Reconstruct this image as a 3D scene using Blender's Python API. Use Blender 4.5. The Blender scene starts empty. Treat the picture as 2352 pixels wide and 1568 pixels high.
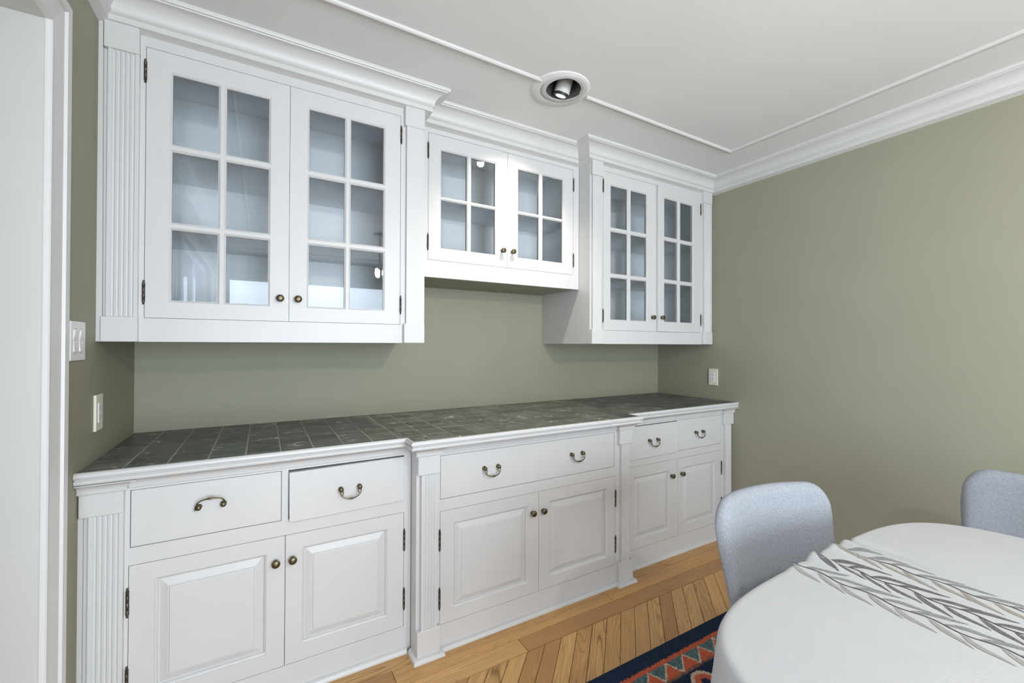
import bpy, bmesh, math, random
import numpy as np
from mathutils import Vector, Matrix

random.seed(7)
S = bpy.context.scene
COL = S.collection
R = math.radians
PI = math.pi

# ------------------------------------------------------------------ camera
cam_d = bpy.data.cameras.new('camera')
cam = bpy.data.objects.new('camera', cam_d)
COL.objects.link(cam)
cam_d.sensor_width = 36.0
cam_d.lens = 982.12 / 2352 * 36.0
cam_d.clip_start = 0.02
YAW, PITCH, ROLL = 0.527025948, 0.00648933738, 0.0036152045
_f = Vector((math.sin(YAW) * math.cos(PITCH), math.cos(YAW) * math.cos(PITCH), math.sin(PITCH)))
_r = Vector((math.cos(YAW), -math.sin(YAW), 0))
_u = _r.cross(_f)
_r2 = _r * math.cos(ROLL) + _u * math.sin(ROLL)
_u2 = -_r * math.sin(ROLL) + _u * math.cos(ROLL)
M = Matrix((( _r2.x, _u2.x, -_f.x, 0), (_r2.y, _u2.y, -_f.y, 0), (_r2.z, _u2.z, -_f.z, 1.30), (0, 0, 0, 1)))
cam.matrix_world = M
S.camera = cam

# ------------------------------------------------------------------ view / world / daylight
S.view_settings.view_transform = 'Standard'
S.view_settings.look = 'None'
S.view_settings.gamma = 1.0
S.view_settings.use_curve_mapping = False
S.view_settings.exposure = 0.40
S.cycles.max_bounces = 7
S.cycles.diffuse_bounces = 4
S.cycles.adaptive_threshold = 0.03
S.cycles.glossy_bounces = 3
S.cycles.transmission_bounces = 2
S.cycles.caustics_reflective = False
S.cycles.caustics_refractive = False

world = bpy.data.worlds.new('world')
S.world = world
world.use_nodes = True
wb = world.node_tree.nodes['Background']
wb.inputs[0].default_value = (0.80, 0.88, 1.0, 1)
wb.inputs[1].default_value = 1.6

# room dimensions (metres); the camera stands at x=0 y=0
XL, XR, YB, YF, ZC = -0.4826, 2.80, 2.43, -2.70, 2.48


def area(name, loc, rot, sx, sy, power, col):
    d = bpy.data.lights.new(name, 'AREA')
    d.shape = 'RECTANGLE'
    d.size = sx
    d.size_y = sy
    d.energy = power
    d.color = col
    o = bpy.data.objects.new(name, d)
    COL.objects.link(o)
    o.location = loc
    o.rotation_euler = rot
    return o


CHW = 480                            # brightness of the chandelier globes
WIN = (-0.38, 1.90, 0.14, 2.12)      # rear window: x0 x1 z0 z1
area('window_daylight', ((WIN[0] + WIN[1]) / 2, YF - 0.022, (WIN[2] + WIN[3]) / 2), (R(90), 0, 0),
     WIN[1] - WIN[0], WIN[3] - WIN[2], 122, (0.78, 0.89, 1.0))

LW = (-1.45, 0.32, 0.30, 2.05)      # added opening in the left wall for fill light: y0 y1 z0 z1
area('side_fill_light', (XL - 0.022, (LW[0] + LW[1]) / 2, (LW[2] + LW[3]) / 2), (R(90), 0, R(-90)),
     LW[1] - LW[0], LW[3] - LW[2], 6, (0.78, 0.89, 1.0))
HW = (0.60, 1.40, 0.30, 2.15)        # hall window: y0 y1 z0 z1
area('hall_daylight', (XL - 1.38, (HW[0] + HW[1]) / 2, (HW[2] + HW[3]) / 2), (R(90), 0, R(-90)),
     HW[1] - HW[0], HW[3] - HW[2], 4, (0.90, 0.95, 1.0))


# ------------------------------------------------------------------ materials
def new_mat(name):
    m = bpy.data.materials.new(name)
    m.use_nodes = True
    nt = m.node_tree
    return m, nt, nt.nodes['Principled BSDF']


def N(nt, t, **kw):
    n = nt.nodes.new(t)
    for k, v in kw.items():
        setattr(n, k, v)
    return n


def ramp(nt, stops):
    r = N(nt, 'ShaderNodeValToRGB')
    e = r.color_ramp.elements
    while len(e) < len(stops):
        e.new(0.5)
    for i, (p, c) in enumerate(stops):
        e[i].position = p
        e[i].color = (*c, 1)
    return r


def noise_mat(name, c1, c2, scale, rough, metallic=0.0, bump=0.0, detail=3, coord='Object', bscale=None):
    m, nt, b = new_mat(name)
    tc = N(nt, 'ShaderNodeTexCoord')
    no = N(nt, 'ShaderNodeTexNoise')
    no.inputs['Scale'].default_value = scale
    no.inputs['Detail'].default_value = detail
    nt.links.new(tc.outputs[coord], no.inputs['Vector'])
    r = ramp(nt, [(0.3, c1), (0.7, c2)])
    nt.links.new(no.outputs['Fac'], r.inputs['Fac'])
    nt.links.new(r.outputs['Color'], b.inputs['Base Color'])
    b.inputs['Roughness'].default_value = rough
    b.inputs['Metallic'].default_value = metallic
    if bump:
        n2 = N(nt, 'ShaderNodeTexNoise')
        n2.inputs['Scale'].default_value = bscale or scale * 4
        n2.inputs['Detail'].default_value = 2
        nt.links.new(tc.outputs[coord], n2.inputs['Vector'])
        bp = N(nt, 'ShaderNodeBump')
        bp.inputs['Strength'].default_value = bump
        bp.inputs['Distance'].default_value = 0.002
        nt.links.new(n2.outputs['Fac'], bp.inputs['Height'])
        nt.links.new(bp.outputs['Normal'], b.inputs['Normal'])
    return m


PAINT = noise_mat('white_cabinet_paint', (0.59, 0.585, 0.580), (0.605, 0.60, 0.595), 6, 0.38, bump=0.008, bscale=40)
TRIM = noise_mat('white_trim_paint', (0.60, 0.595, 0.585), (0.615, 0.61, 0.60), 6, 0.42, bump=0.008, bscale=40)
INNER = noise_mat('cabinet_interior_paint', (0.84, 0.855, 0.865), (0.87, 0.88, 0.885), 5, 0.5)
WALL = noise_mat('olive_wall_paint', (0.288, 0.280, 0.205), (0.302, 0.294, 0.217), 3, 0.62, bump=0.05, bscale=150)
JAMB = noise_mat('darkened_jamb_paint', (0.47, 0.465, 0.445), (0.49, 0.485, 0.465), 5, 0.5)  # trim paint, darkened in colour to offset bright window light on the jamb
CEIL = noise_mat('ceiling_paint', (0.75, 0.75, 0.745), (0.77, 0.77, 0.765), 3, 0.8, bump=0.04, bscale=120)
BRASS = noise_mat('antique_brass', (0.085, 0.075, 0.045), (0.20, 0.165, 0.095), 60, 0.36, metallic=0.85)
HINGE = noise_mat('aged_hinge_metal', (0.06, 0.055, 0.05), (0.13, 0.105, 0.08), 60, 0.42, metallic=0.8)
GROUT = noise_mat('grey_grout', (0.38, 0.385, 0.355), (0.52, 0.52, 0.475), 40, 0.85)
PLATE = noise_mat('white_plastic', (0.80, 0.80, 0.80), (0.82, 0.82, 0.82), 8, 0.35)
CREAM = noise_mat('cream_plastic', (0.72, 0.70, 0.58), (0.75, 0.73, 0.61), 8, 0.38)
SLOT = noise_mat('dark_slot', (0.05, 0.05, 0.05), (0.08, 0.08, 0.08), 8, 0.6)
GREYP = noise_mat('grey_plastic', (0.45, 0.46, 0.47), (0.5, 0.5, 0.51), 8, 0.5)
CANMETAL = noise_mat('grey_lamp_can', (0.16, 0.165, 0.16), (0.22, 0.225, 0.215), 12, 0.35, metallic=0.6)
BLACK = noise_mat('black_metal', (0.015, 0.015, 0.016), (0.03, 0.03, 0.03), 10, 0.45)
FABRIC = noise_mat('grey_blue_fabric', (0.285, 0.302, 0.340), (0.385, 0.402, 0.440), 190, 0.95, bump=0.6, detail=6, bscale=420)
WOODLEG = noise_mat('beech_leg', (0.40, 0.25, 0.12), (0.48, 0.31, 0.16), 20, 0.5)
TABLEWOOD = noise_mat('table_wood', (0.22, 0.12, 0.06), (0.30, 0.17, 0.09), 14, 0.45)
CLOTH = noise_mat('white_linen', (0.50, 0.50, 0.51), (0.52, 0.52, 0.525), 9, 0.9, bump=0.25, bscale=420)


def print_mat(name, c1, c2):
    return noise_mat(name, c1, c2, 420, 0.9, detail=1)


P_GREY = print_mat('print_grey', (0.17, 0.17, 0.17), (0.32, 0.32, 0.32))
P_DARK = print_mat('print_charcoal', (0.065, 0.06, 0.065), (0.20, 0.19, 0.20))
P_TAN = print_mat('print_tan', (0.25, 0.225, 0.19), (0.36, 0.33, 0.29))
P_BEIGE = print_mat('print_beige', (0.26, 0.25, 0.235), (0.38, 0.37, 0.35))
P_STEM = print_mat('print_stem', (0.05, 0.045, 0.045), (0.09, 0.08, 0.075))


def glass_mat():
    m, nt, b = new_mat('pane_glass')
    nt.nodes.remove(b)
    out = nt.nodes['Material Output']
    tr = N(nt, 'ShaderNodeBsdfTransparent')
    tr.inputs['Color'].default_value = (0.91, 0.94, 0.96, 1)
    gl = N(nt, 'ShaderNodeBsdfGlossy')
    gl.inputs['Roughness'].default_value = 0.012
    gl.inputs['Color'].default_value = (0.95, 0.97, 1, 1)
    fr = N(nt, 'ShaderNodeFresnel')
    fr.inputs['IOR'].default_value = 1.6
    mx = N(nt, 'ShaderNodeMixShader')
    nt.links.new(fr.outputs[0], mx.inputs[0])
    nt.links.new(tr.outputs[0], mx.inputs[1])
    nt.links.new(gl.outputs[0], mx.inputs[2])
    nt.links.new(mx.outputs[0], out.inputs['Surface'])
    return m


GLASS = glass_mat()


def tile_mat():
    m, nt, b = new_mat('slate_tile')
    L = nt.links.new
    tc = N(nt, 'ShaderNodeTexCoord')
    oi = N(nt, 'ShaderNodeObjectInfo')
    ml = N(nt, 'ShaderNodeVectorMath', operation='SCALE')
    ml.inputs[0].default_value = (17, 31, 7)
    L(oi.outputs['Random'], ml.inputs['Scale'])
    ad = N(nt, 'ShaderNodeVectorMath', operation='ADD')
    L(tc.outputs['Object'], ad.inputs[0])
    L(ml.outputs[0], ad.inputs[1])
    n1 = N(nt, 'ShaderNodeTexNoise')
    n1.inputs['Scale'].default_value = 14
    n1.inputs['Detail'].default_value = 6
    L(ad.outputs[0], n1.inputs['Vector'])
    r1 = ramp(nt, [(0.3, (0.088, 0.097, 0.088)), (0.55, (0.126, 0.135, 0.122)), (0.8, (0.20, 0.207, 0.185))])
    L(n1.outputs['Fac'], r1.inputs['Fac'])
    # per tile tone
    r2 = ramp(nt, [(0.0, (0.75, 0.75, 0.75)), (1.0, (1.3, 1.3, 1.28))])
    L(oi.outputs['Random'], r2.inputs['Fac'])
    mu = N(nt, 'ShaderNodeMix', data_type='RGBA', blend_type='MULTIPLY')
    mu.inputs['Factor'].default_value = 1
    L(r1.outputs['Color'], mu.inputs['A'])
    L(r2.outputs['Color'], mu.inputs['B'])
    # white calcite veins: thin contour lines of a stretched noise, kept only in patches
    n2 = N(nt, 'ShaderNodeTexNoise')
    n2.inputs['Scale'].default_value = 7
    n2.inputs['Detail'].default_value = 2
    n2.inputs['Distortion'].default_value = 0.8
    L(ad.outputs[0], n2.inputs['Vector'])
    r3 = ramp(nt, [(0.485, (0, 0, 0)), (0.5, (1, 1, 1)), (0.515, (0, 0, 0))])
    L(n2.outputs['Fac'], r3.inputs['Fac'])
    n3 = N(nt, 'ShaderNodeTexNoise')
    n3.inputs['Scale'].default_value = 16
    L(ad.outputs[0], n3.inputs['Vector'])
    r4 = ramp(nt, [(0.53, (0, 0, 0)), (0.60, (1, 1, 1))])
    L(n3.outputs['Fac'], r4.inputs['Fac'])
    mm = N(nt, 'ShaderNodeMath', operation='MULTIPLY')
    L(r3.outputs['Color'], mm.inputs[0])
    L(r4.outputs['Color'], mm.inputs[1])
    mx = N(nt, 'ShaderNodeMix', data_type='RGBA')
    L(mm.outputs[0], mx.inputs['Factor'])
    L(mu.outputs['Result'], mx.inputs['A'])
    mx.inputs['B'].default_value = (0.62, 0.62, 0.56, 1)
    L(mx.outputs['Result'], b.inputs['Base Color'])
    b.inputs['Roughness'].default_value = 0.42
    bp = N(nt, 'ShaderNodeBump')
    bp.inputs['Strength'].default_value = 0.25
    bp.inputs['Distance'].default_value = 0.002
    L(n1.outputs['Fac'], bp.inputs['Height'])
    L(bp.outputs['Normal'], b.inputs['Normal'])
    return m


TILE = tile_mat()


def wood_mat(name, per_object=True):
    """oak boards: growth-ring lines are the contour lines of a stretched noise (grain runs along local X)"""
    m, nt, b = new_mat(name)
    L = nt.links.new
    tc = N(nt, 'ShaderNodeTexCoord')
    oi = N(nt, 'ShaderNodeObjectInfo')
    ml = N(nt, 'ShaderNodeVectorMath', operation='SCALE')
    ml.inputs[0].default_value = (41, 23, 9)
    L(oi.outputs['Random'], ml.inputs['Scale'])
    ad = N(nt, 'ShaderNodeVectorMath', operation='ADD')
    L(tc.outputs['Object'], ad.inputs[0])
    L(ml.outputs[0], ad.inputs[1])
    mp = N(nt, 'ShaderNodeMapping')
    mp.inputs['Scale'].default_value = (1.5, 11.0, 5.0)
    L(ad.outputs[0], mp.inputs['Vector'])
    n1 = N(nt, 'ShaderNodeTexNoise')
    n1.inputs['Scale'].default_value = 1.0
    n1.inputs['Detail'].default_value = 1.2
    n1.inputs['Roughness'].default_value = 0.4
    L(mp.outputs[0], n1.inputs['Vector'])
    fr = N(nt, 'ShaderNodeMath', operation='MULTIPLY')
    L(n1.outputs['Fac'], fr.inputs[0])
    fr.inputs[1].default_value = 21.0
    fc = N(nt, 'ShaderNodeMath', operation='FRACT')
    L(fr.outputs[0], fc.inputs[0])
    rl = ramp(nt, [(0.0, (1, 1, 1)), (0.16, (0.25, 0.25, 0.25)), (0.5, (0.0, 0.0, 0.0)), (0.88, (0.1, 0.1, 0.1)), (1.0, (1, 1, 1))])
    L(fc.outputs[0], rl.inputs['Fac'])
    # strength of the figure differs from board to board
    rs = ramp(nt, [(0.0, (0.05, 0.05, 0.05)), (0.4, (0.20, 0.20, 0.20)), (0.7, (0.55, 0.55, 0.55)), (1.0, (0.9, 0.9, 0.9))])
    mr = N(nt, 'ShaderNodeMath', operation='MULTIPLY')
    L(oi.outputs['Random'], mr.inputs[0])
    mr.inputs[1].default_value = 7.31
    mf = N(nt, 'ShaderNodeMath', operation='FRACT')
    L(mr.outputs[0], mf.inputs[0])
    L(mf.outputs[0], rs.inputs['Fac'])
    gs = N(nt, 'ShaderNodeMath', operation='MULTIPLY')
    L(rl.outputs['Color'], gs.inputs[0])
    L(rs.outputs['Color'], gs.inputs[1])
    # fine fibre
    mp2 = N(nt, 'ShaderNodeMapping')
    mp2.inputs['Scale'].default_value = (5, 160, 40)
    L(ad.outputs[0], mp2.inputs['Vector'])
    n2 = N(nt, 'ShaderNodeTexNoise')
    n2.inputs['Scale'].default_value = 1.0
    n2.inputs['Detail'].default_value = 3
    L(mp2.outputs[0], n2.inputs['Vector'])
    tone = ramp(nt, [(0.0, (0.40, 0.205, 0.075)), (0.25, (0.52, 0.285, 0.103)), (0.5, (0.60, 0.345, 0.130)),
                     (0.75, (0.56, 0.325, 0.120)), (1.0, (0.46, 0.245, 0.096))])
    L(oi.outputs['Random'], tone.inputs['Fac'])
    f2 = ramp(nt, [(0.3, (0.84, 0.82, 0.78)), (0.7, (1.10, 1.10, 1.10))])
    L(n2.outputs['Fac'], f2.inputs['Fac'])
    mu = N(nt, 'ShaderNodeMix', data_type='RGBA', blend_type='MULTIPLY')
    mu.inputs['Factor'].default_value = 1
    L(tone.outputs['Color'], mu.inputs['A'])
    L(f2.outputs['Color'], mu.inputs['B'])
    mx = N(nt, 'ShaderNodeMix', data_type='RGBA')
    L(gs.outputs[0], mx.inputs['Factor'])
    L(mu.outputs['Result'], mx.inputs['A'])
    mx.inputs['B'].default_value = (0.15, 0.068, 0.022, 1)
    L(mx.outputs['Result'], b.inputs['Base Color'])
    b.inputs['Roughness'].default_value = 0.36
    return m


OAK = wood_mat('oak_boards')
SUBFLOOR = noise_mat('floor_joint_dark', (0.12, 0.065, 0.025), (0.16, 0.085, 0.03), 10, 0.7)
OAKBASE = noise_mat('oak_floor_beyond', (0.40, 0.22, 0.085), (0.47, 0.27, 0.11), 6, 0.4)


# ------------------------------------------------------------------ mesh helpers
class MB:
    def __init__(s):
        s.v, s.f, s.m = [], [], []

    def add(s, vs, fs, mi=0):
        o = len(s.v)
        s.v += [tuple(v) for v in vs]
        s.f += [tuple(i + o for i in f) for f in fs]
        s.m += [mi] * len(fs)
        return s

    def quad(s, a, b, c, d, mi=0):
        return s.add([a, b, c, d], [(0, 1, 2, 3)], mi)

    def box(s, x0, x1, y0, y1, z0, z1, mi=0):
        vs = [(x, y, z) for x in (x0, x1) for y in (y0, y1) for z in (z0, z1)]
        return s.add(vs, [(0, 1, 3, 2), (4, 6, 7, 5), (0, 4, 5, 1), (2, 3, 7, 6), (0, 2, 6, 4), (1, 5, 7, 3)], mi)

    def prism(s, poly, z0, z1, axis='z', mi=0):
        """extrude polygon: axis z -> poly in (x,y)"""
        n = len(poly)
        def P(p, h):
            return (p[0], p[1], h) if axis == 'z' else ((p[0], h, p[1]) if axis == 'y' else (h, p[0], p[1]))
        vs = [P(p, z0) for p in poly] + [P(p, z1) for p in poly]
        fs = [tuple(range(n)), tuple(range(2 * n - 1, n - 1, -1))]
        fs += [(i, (i + 1) % n, n + (i + 1) % n, n + i) for i in range(n)]
        return s.add(vs, fs, mi)

    def lathe(s, prof, seg=20, axis='z', o=(0, 0, 0), mi=0):
        """prof: (r, h) ; axis 'z' up or '-y' outwards from the cabinet front"""
        vs, fs = [], []
        for r, h in prof:
            for k in range(seg):
                a = 2 * PI * k / seg
                p = (r * math.cos(a), r * math.sin(a), h)
                if axis == '-y':
                    p = (p[0], -p[2], p[1])
                vs.append((p[0] + o[0], p[1] + o[1], p[2] + o[2]))
        for i in range(len(prof) - 1):
            for k in range(seg):
                a, b_ = i * seg + k, i * seg + (k + 1) % seg
                fs.append((a, b_, b_ + seg, a + seg))
        fs.append(tuple(range(seg)))
        fs.append(tuple(range((len(prof) - 1) * seg, len(prof) * seg)))
        return s.add(vs, fs, mi)

    def tube(s, pts, rad, seg=10, mi=0):
        pts = [Vector(p) for p in pts]
        n = len(pts)
        rad = rad if isinstance(rad, (list, tuple)) else [rad] * n
        vs, fs = [], []
        up = None
        for i, p in enumerate(pts):
            t = (pts[min(i + 1, n - 1)] - pts[max(i - 1, 0)]).normalized()
            if up is None:
                up = Vector((0, 0, 1)) if abs(t.z) < 0.9 else Vector((0, 1, 0))
            a = t.cross(up).normalized()
            b_ = a.cross(t).normalized()
            up = b_
            for k in range(seg):
                w = 2 * PI * k / seg
                vs.append(tuple(p + (a * math.cos(w) + b_ * math.sin(w)) * rad[i]))
        for i in range(n - 1):
            for k in range(seg):
                a, b_ = i * seg + k, i * seg + (k + 1) % seg
                fs.append((a, b_, b_ + seg, a + seg))
        fs.append(tuple(range(seg)))
        fs.append(tuple(range((n - 1) * seg, n * seg)))
        return s.add(vs, fs, mi)

    def sweep(s, path, prof, mi=0):
        """closed profile (d,z) swept along an XY path; d is measured to the right of the travel direction"""
        n = len(path)
        nor = []
        for i in range(n - 1):
            dx, dy = path[i + 1][0] - path[i][0], path[i + 1][1] - path[i][1]
            l = math.hypot(dx, dy)
            nor.append((dy / l, -dx / l))
        vs, fs = [], []
        for i, p in enumerate(path):
            a = nor[max(i - 1, 0)]
            b_ = nor[min(i, n - 2)]
            k = 1 + a[0] * b_[0] + a[1] * b_[1]
            m = ((a[0] + b_[0]) / k, (a[1] + b_[1]) / k)
            for d, z in prof:
                vs.append((p[0] + m[0] * d, p[1] + m[1] * d, z))
        q = len(prof)
        for i in range(n - 1):
            for j in range(q):
                j2 = (j + 1) % q
                fs.append((i * q + j, i * q + j2, (i + 1) * q + j2, (i + 1) * q + j))
        fs.append(tuple(range(q)))
        fs.append(tuple(range((n - 1) * q, n * q)))
        return s.add(vs, fs, mi)


def mesh_of(name, mb, mats, smooth=False, bevel=0.0, bseg=1, center=None, angle=38, recalc=True):
    me = bpy.data.meshes.new(name)
    bm = bmesh.new()
    bv = [bm.verts.new(v) for v in mb.v]
    for f, mi in zip(mb.f, mb.m):
        try:
            fa = bm.faces.new([bv[i] for i in f])
            fa.material_index = mi
        except ValueError:
            pass
    bmesh.ops.remove_doubles(bm, verts=bm.verts, dist=1e-6)
    if recalc:
        bmesh.ops.recalc_face_normals(bm, faces=bm.faces)
    if bevel:
        es = [e for e in bm.edges if len(e.link_faces) == 2 and e.calc_face_angle(0) > R(25)]
        bmesh.ops.bevel(bm, geom=es, offset=bevel, segments=bseg, profile=0.5, affect='EDGES', clamp_overlap=True)
    if center is None:
        xs = [v.co for v in bm.verts]
        lo = Vector((min(c.x for c in xs), min(c.y for c in xs), min(c.z for c in xs)))
        hi = Vector((max(c.x for c in xs), max(c.y for c in xs), max(c.z for c in xs)))
        center = (lo + hi) / 2
    else:
        center = Vector(center)
    bmesh.ops.translate(bm, verts=bm.verts, vec=-center)
    if smooth:
        for f in bm.faces:
            f.smooth = True
        for e in bm.edges:
            if len(e.link_faces) == 2 and e.calc_face_angle(0) > R(angle):
                e.smooth = False
    bm.to_mesh(me)
    bm.free()
    for m in (mats if isinstance(mats, (list, tuple)) else [mats]):
        me.materials.append(m)
    return me, center


def link(name, me, loc=(0, 0, 0), parent=None, rot=None):
    """loc is a world position; parents here are never rotated unless rot/local is handled by the caller"""
    o = bpy.data.objects.new(name, me)
    COL.objects.link(o)
    p = Vector(loc)
    if parent is not None:
        o.parent = parent
        p = p - wpos(parent)
    o.location = p
    if rot:
        o.rotation_euler = rot
    return o


def wpos(o):
    p = Vector(o.location)
    while o.parent:
        o = o.parent
        p = p + o.location
    return p


def obj(name, mb, mats, parent=None, label=None, **kw):
    me, c = mesh_of(name, mb, mats, **kw)
    o = link(name, me, c, parent)
    if label:
        o['label'] = label
    return o


def thing(name, label, cat, loc, group=None):
    o = link(name, None, loc)
    o.empty_display_size = 0.1
    tag(o, label, cat, group)
    return o


def tag(o, label, cat, group=None):
    o['label'] = label
    o['category'] = cat
    if group:
        o['group'] = group
    return o


def struct(o, label=None):
    o['kind'] = 'structure'
    if label:
        o['label'] = label
    return o


# ------------------------------------------------------------------ the room shell
TW = 0.12
b = MB().box(XL - 1.3, XR + TW, YB, YB + TW, -0.1, ZC)
struct(obj('wall_back', b, WALL), 'olive green painted wall behind the cabinets')
b = MB().box(XR, XR + TW, YF - TW, YB, -0.1, ZC)
struct(obj('wall_right', b, WALL), 'plain olive green side wall beside the dining table')
DY0, DY1, DZ = 0.70, 1.534, 2.130      # doorway in the left wall
b = MB()
b.box(XL - TW, XL, DY1, YB, -0.1, ZC)
b.box(XL - TW, XL, DY0, DY1, DZ, ZC)
b.box(XL - TW, XL, YF - TW, LW[0], -0.1, ZC).box(XL - TW, XL, LW[1], DY0, -0.1, ZC)
b.box(XL - TW, XL, LW[0], LW[1], -0.1, LW[2]).box(XL - TW, XL, LW[0], LW[1], LW[3], ZC)
struct(obj('wall_left', b, WALL), 'olive green painted wall with the doorway')
b = MB()
b.box(XL - TW, XR + TW, YF - TW, YF, -0.1, WIN[2])
b.box(XL - TW, XR + TW, YF - TW, YF, WIN[3], ZC)
b.box(XL - TW, WIN[0], YF - TW, YF, WIN[2], WIN[3])
b.box(WIN[1], XR + TW, YF - TW, YF, WIN[2], WIN[3])
struct(obj('wall_rear', b, WALL), 'olive green painted wall with the window')
# the hall behind the doorway
b = MB().box(XL - 1.36, XL - 1.30, 0.42, HW[0], -0.1, ZC).box(XL - 1.36, XL - 1.30, HW[1], YB + TW, -0.1, ZC)
b.box(XL - 1.36, XL - 1.30, HW[0], HW[1], -0.1, HW[2]).box(XL - 1.36, XL - 1.30, HW[0], HW[1], HW[3], ZC)
b.box(XL - 1.42, XL - TW, 0.42, 0.48, -0.1, ZC)
struct(obj('wall_hall', b, TRIM), 'white wall of the hall beyond the doorway')

# ceiling with the round cut-out for the recessed lamp
LX, LY, LR = 1.190, 1.574, 0.086
b = MB()
c0, c1, c2, c3 = LX - 0.13, LX + 0.13, LY - 0.13, LY + 0.13
b.box(XL - 1.42, c0, YF - TW, YB + TW, ZC, ZC + 0.1)
b.box(c1, XR + TW, YF - TW, YB + TW, ZC, ZC + 0.1)
b.box(c0, c1, YF - TW, c2, ZC, ZC + 0.1)
b.box(c0, c1, c3, YB + TW, ZC, ZC + 0.1)
seg = 48
ci, sq = [], []
for k in range(seg):
    a = 2 * PI * (k + 0.5) / seg
    x, y = math.cos(a), math.sin(a)
    q = 0.13 / max(abs(x), abs(y))
    ci.append((LX + LR * x, LY + LR * y))
    sq.append((LX + q * x, LY + q * y))
for k in range(seg):
    k2 = (k + 1) % seg
    b.quad((*ci[k], ZC), (*ci[k2], ZC), (*sq[k2], ZC), (*sq[k], ZC))
    b.quad((*ci[k], ZC), (*ci[k2], ZC), (*ci[k2], ZC + 0.1), (*ci[k], ZC + 0.1))
for cx_, cy_ in ((c0, c2), (c0, c3), (c1, c2), (c1, c3)):
    near = sorted(sq, key=lambda p: (p[0] - cx_) ** 2 + (p[1] - cy_) ** 2)[:2]
    b.add([(*near[0], ZC), (*near[1], ZC), (cx_, cy_, ZC)], [(0, 1, 2)])
struct(obj('ceiling', b, CEIL), 'flat white ceiling')

# floor: dark joint bed, boards on top
b = MB().box(XL - 1.42, XR + TW, YF - TW, YB + TW, -0.10, -0.006)
floor = struct(obj('floor', b, SUBFLOOR), 'oak strip floor with a straight border and diagonal field')


def clip(poly, a, b_, c):
    """keep a*x+b*y<=c"""
    out = []
    for i in range(len(poly)):
        p, q = poly[i], poly[(i + 1) % len(poly)]
        dp, dq = a * p[0] + b_ * p[1] - c, a * q[0] + b_ * q[1] - c
        if dp <= 0:
            out.append(p)
        if (dp < 0 < dq) or (dq < 0 < dp):
            t = dp / (dp - dq)
            out.append((p[0] + (q[0] - p[0]) * t, p[1] + (q[1] - p[1]) * t))
    return out


def plank(poly, ang):
    """one board; poly in world XY, ang = direction of its length"""
    cx_ = sum(p[0] for p in poly) / len(poly)
    cy_ = sum(p[1] for p in poly) / len(poly)
    ca, sa = math.cos(-ang), math.sin(-ang)
    lp = [((p[0] - cx_) * ca - (p[1] - cy_) * sa, (p[0] - cx_) * sa + (p[1] - cy_) * ca) for p in poly]
    g = 0.0010
    n = len(lp)
    # shrink a hair for the joint
    def shrink(pl, d):
        o = []
        ar = sum(pl[i][0] * pl[(i + 1) % n][1] - pl[(i + 1) % n][0] * pl[i][1] for i in range(n))
        sg = 1 if ar > 0 else -1
        for i in range(n):
            p0, p1, p2 = pl[i - 1], pl[i], pl[(i + 1) % n]
            e1 = Vector((p1[0] - p0[0], p1[1] - p0[1])).normalized()
            e2 = Vector((p2[0] - p1[0], p2[1] - p1[1])).normalized()
            n1 = Vector((-e1.y, e1.x)) * sg
            n2 = Vector((-e2.y, e2.x)) * sg
            k = 1 + n1.dot(n2)
            mm = (n1 + n2) / max(k, 0.2)
            o.append((p1[0] + mm.x * d, p1[1] + mm.y * d))
        return o
    lo, hi = shrink(lp, g), shrink(lp, g + 0.0009)
    vs = [(p[0], p[1], -0.006) for p in lo] + [(p[0], p[1], -0.0009) for p in lo] + [(p[0], p[1], 0.0) for p in hi]
    fs = [tuple(range(2 * n, 3 * n)), tuple(range(n - 1, -1, -1))]
    for r_ in (0, n):
        fs += [(r_ + i, r_ + (i + 1) % n, r_ + n + (i + 1) % n, r_ + n + i) for i in range(n)]
    me, _ = mesh_of('plank', MB().add(vs, fs), OAK, center=(0, 0, 0))
    o = link('plank', me, (cx_, cy_, 0), floor, rot=(0, 0, ang))
    return o


# border boards parallel to the cabinets
BORD = [(1.83, 1.717), (1.717, 1.622), (1.622, 1.535)]
cuts = [[-0.05, 1.02, 2.05], [0.45, 1.55, 2.60], [0.98, 1.86]]
for (ya, yb), cu in zip(BORD, cuts):
    xs = [XL] + cu + [XR]
    for i in range(len(xs) - 1):
        plank([(xs[i], yb), (xs[i + 1], yb), (xs[i + 1], ya), (xs[i], ya)], 0.0)
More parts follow.
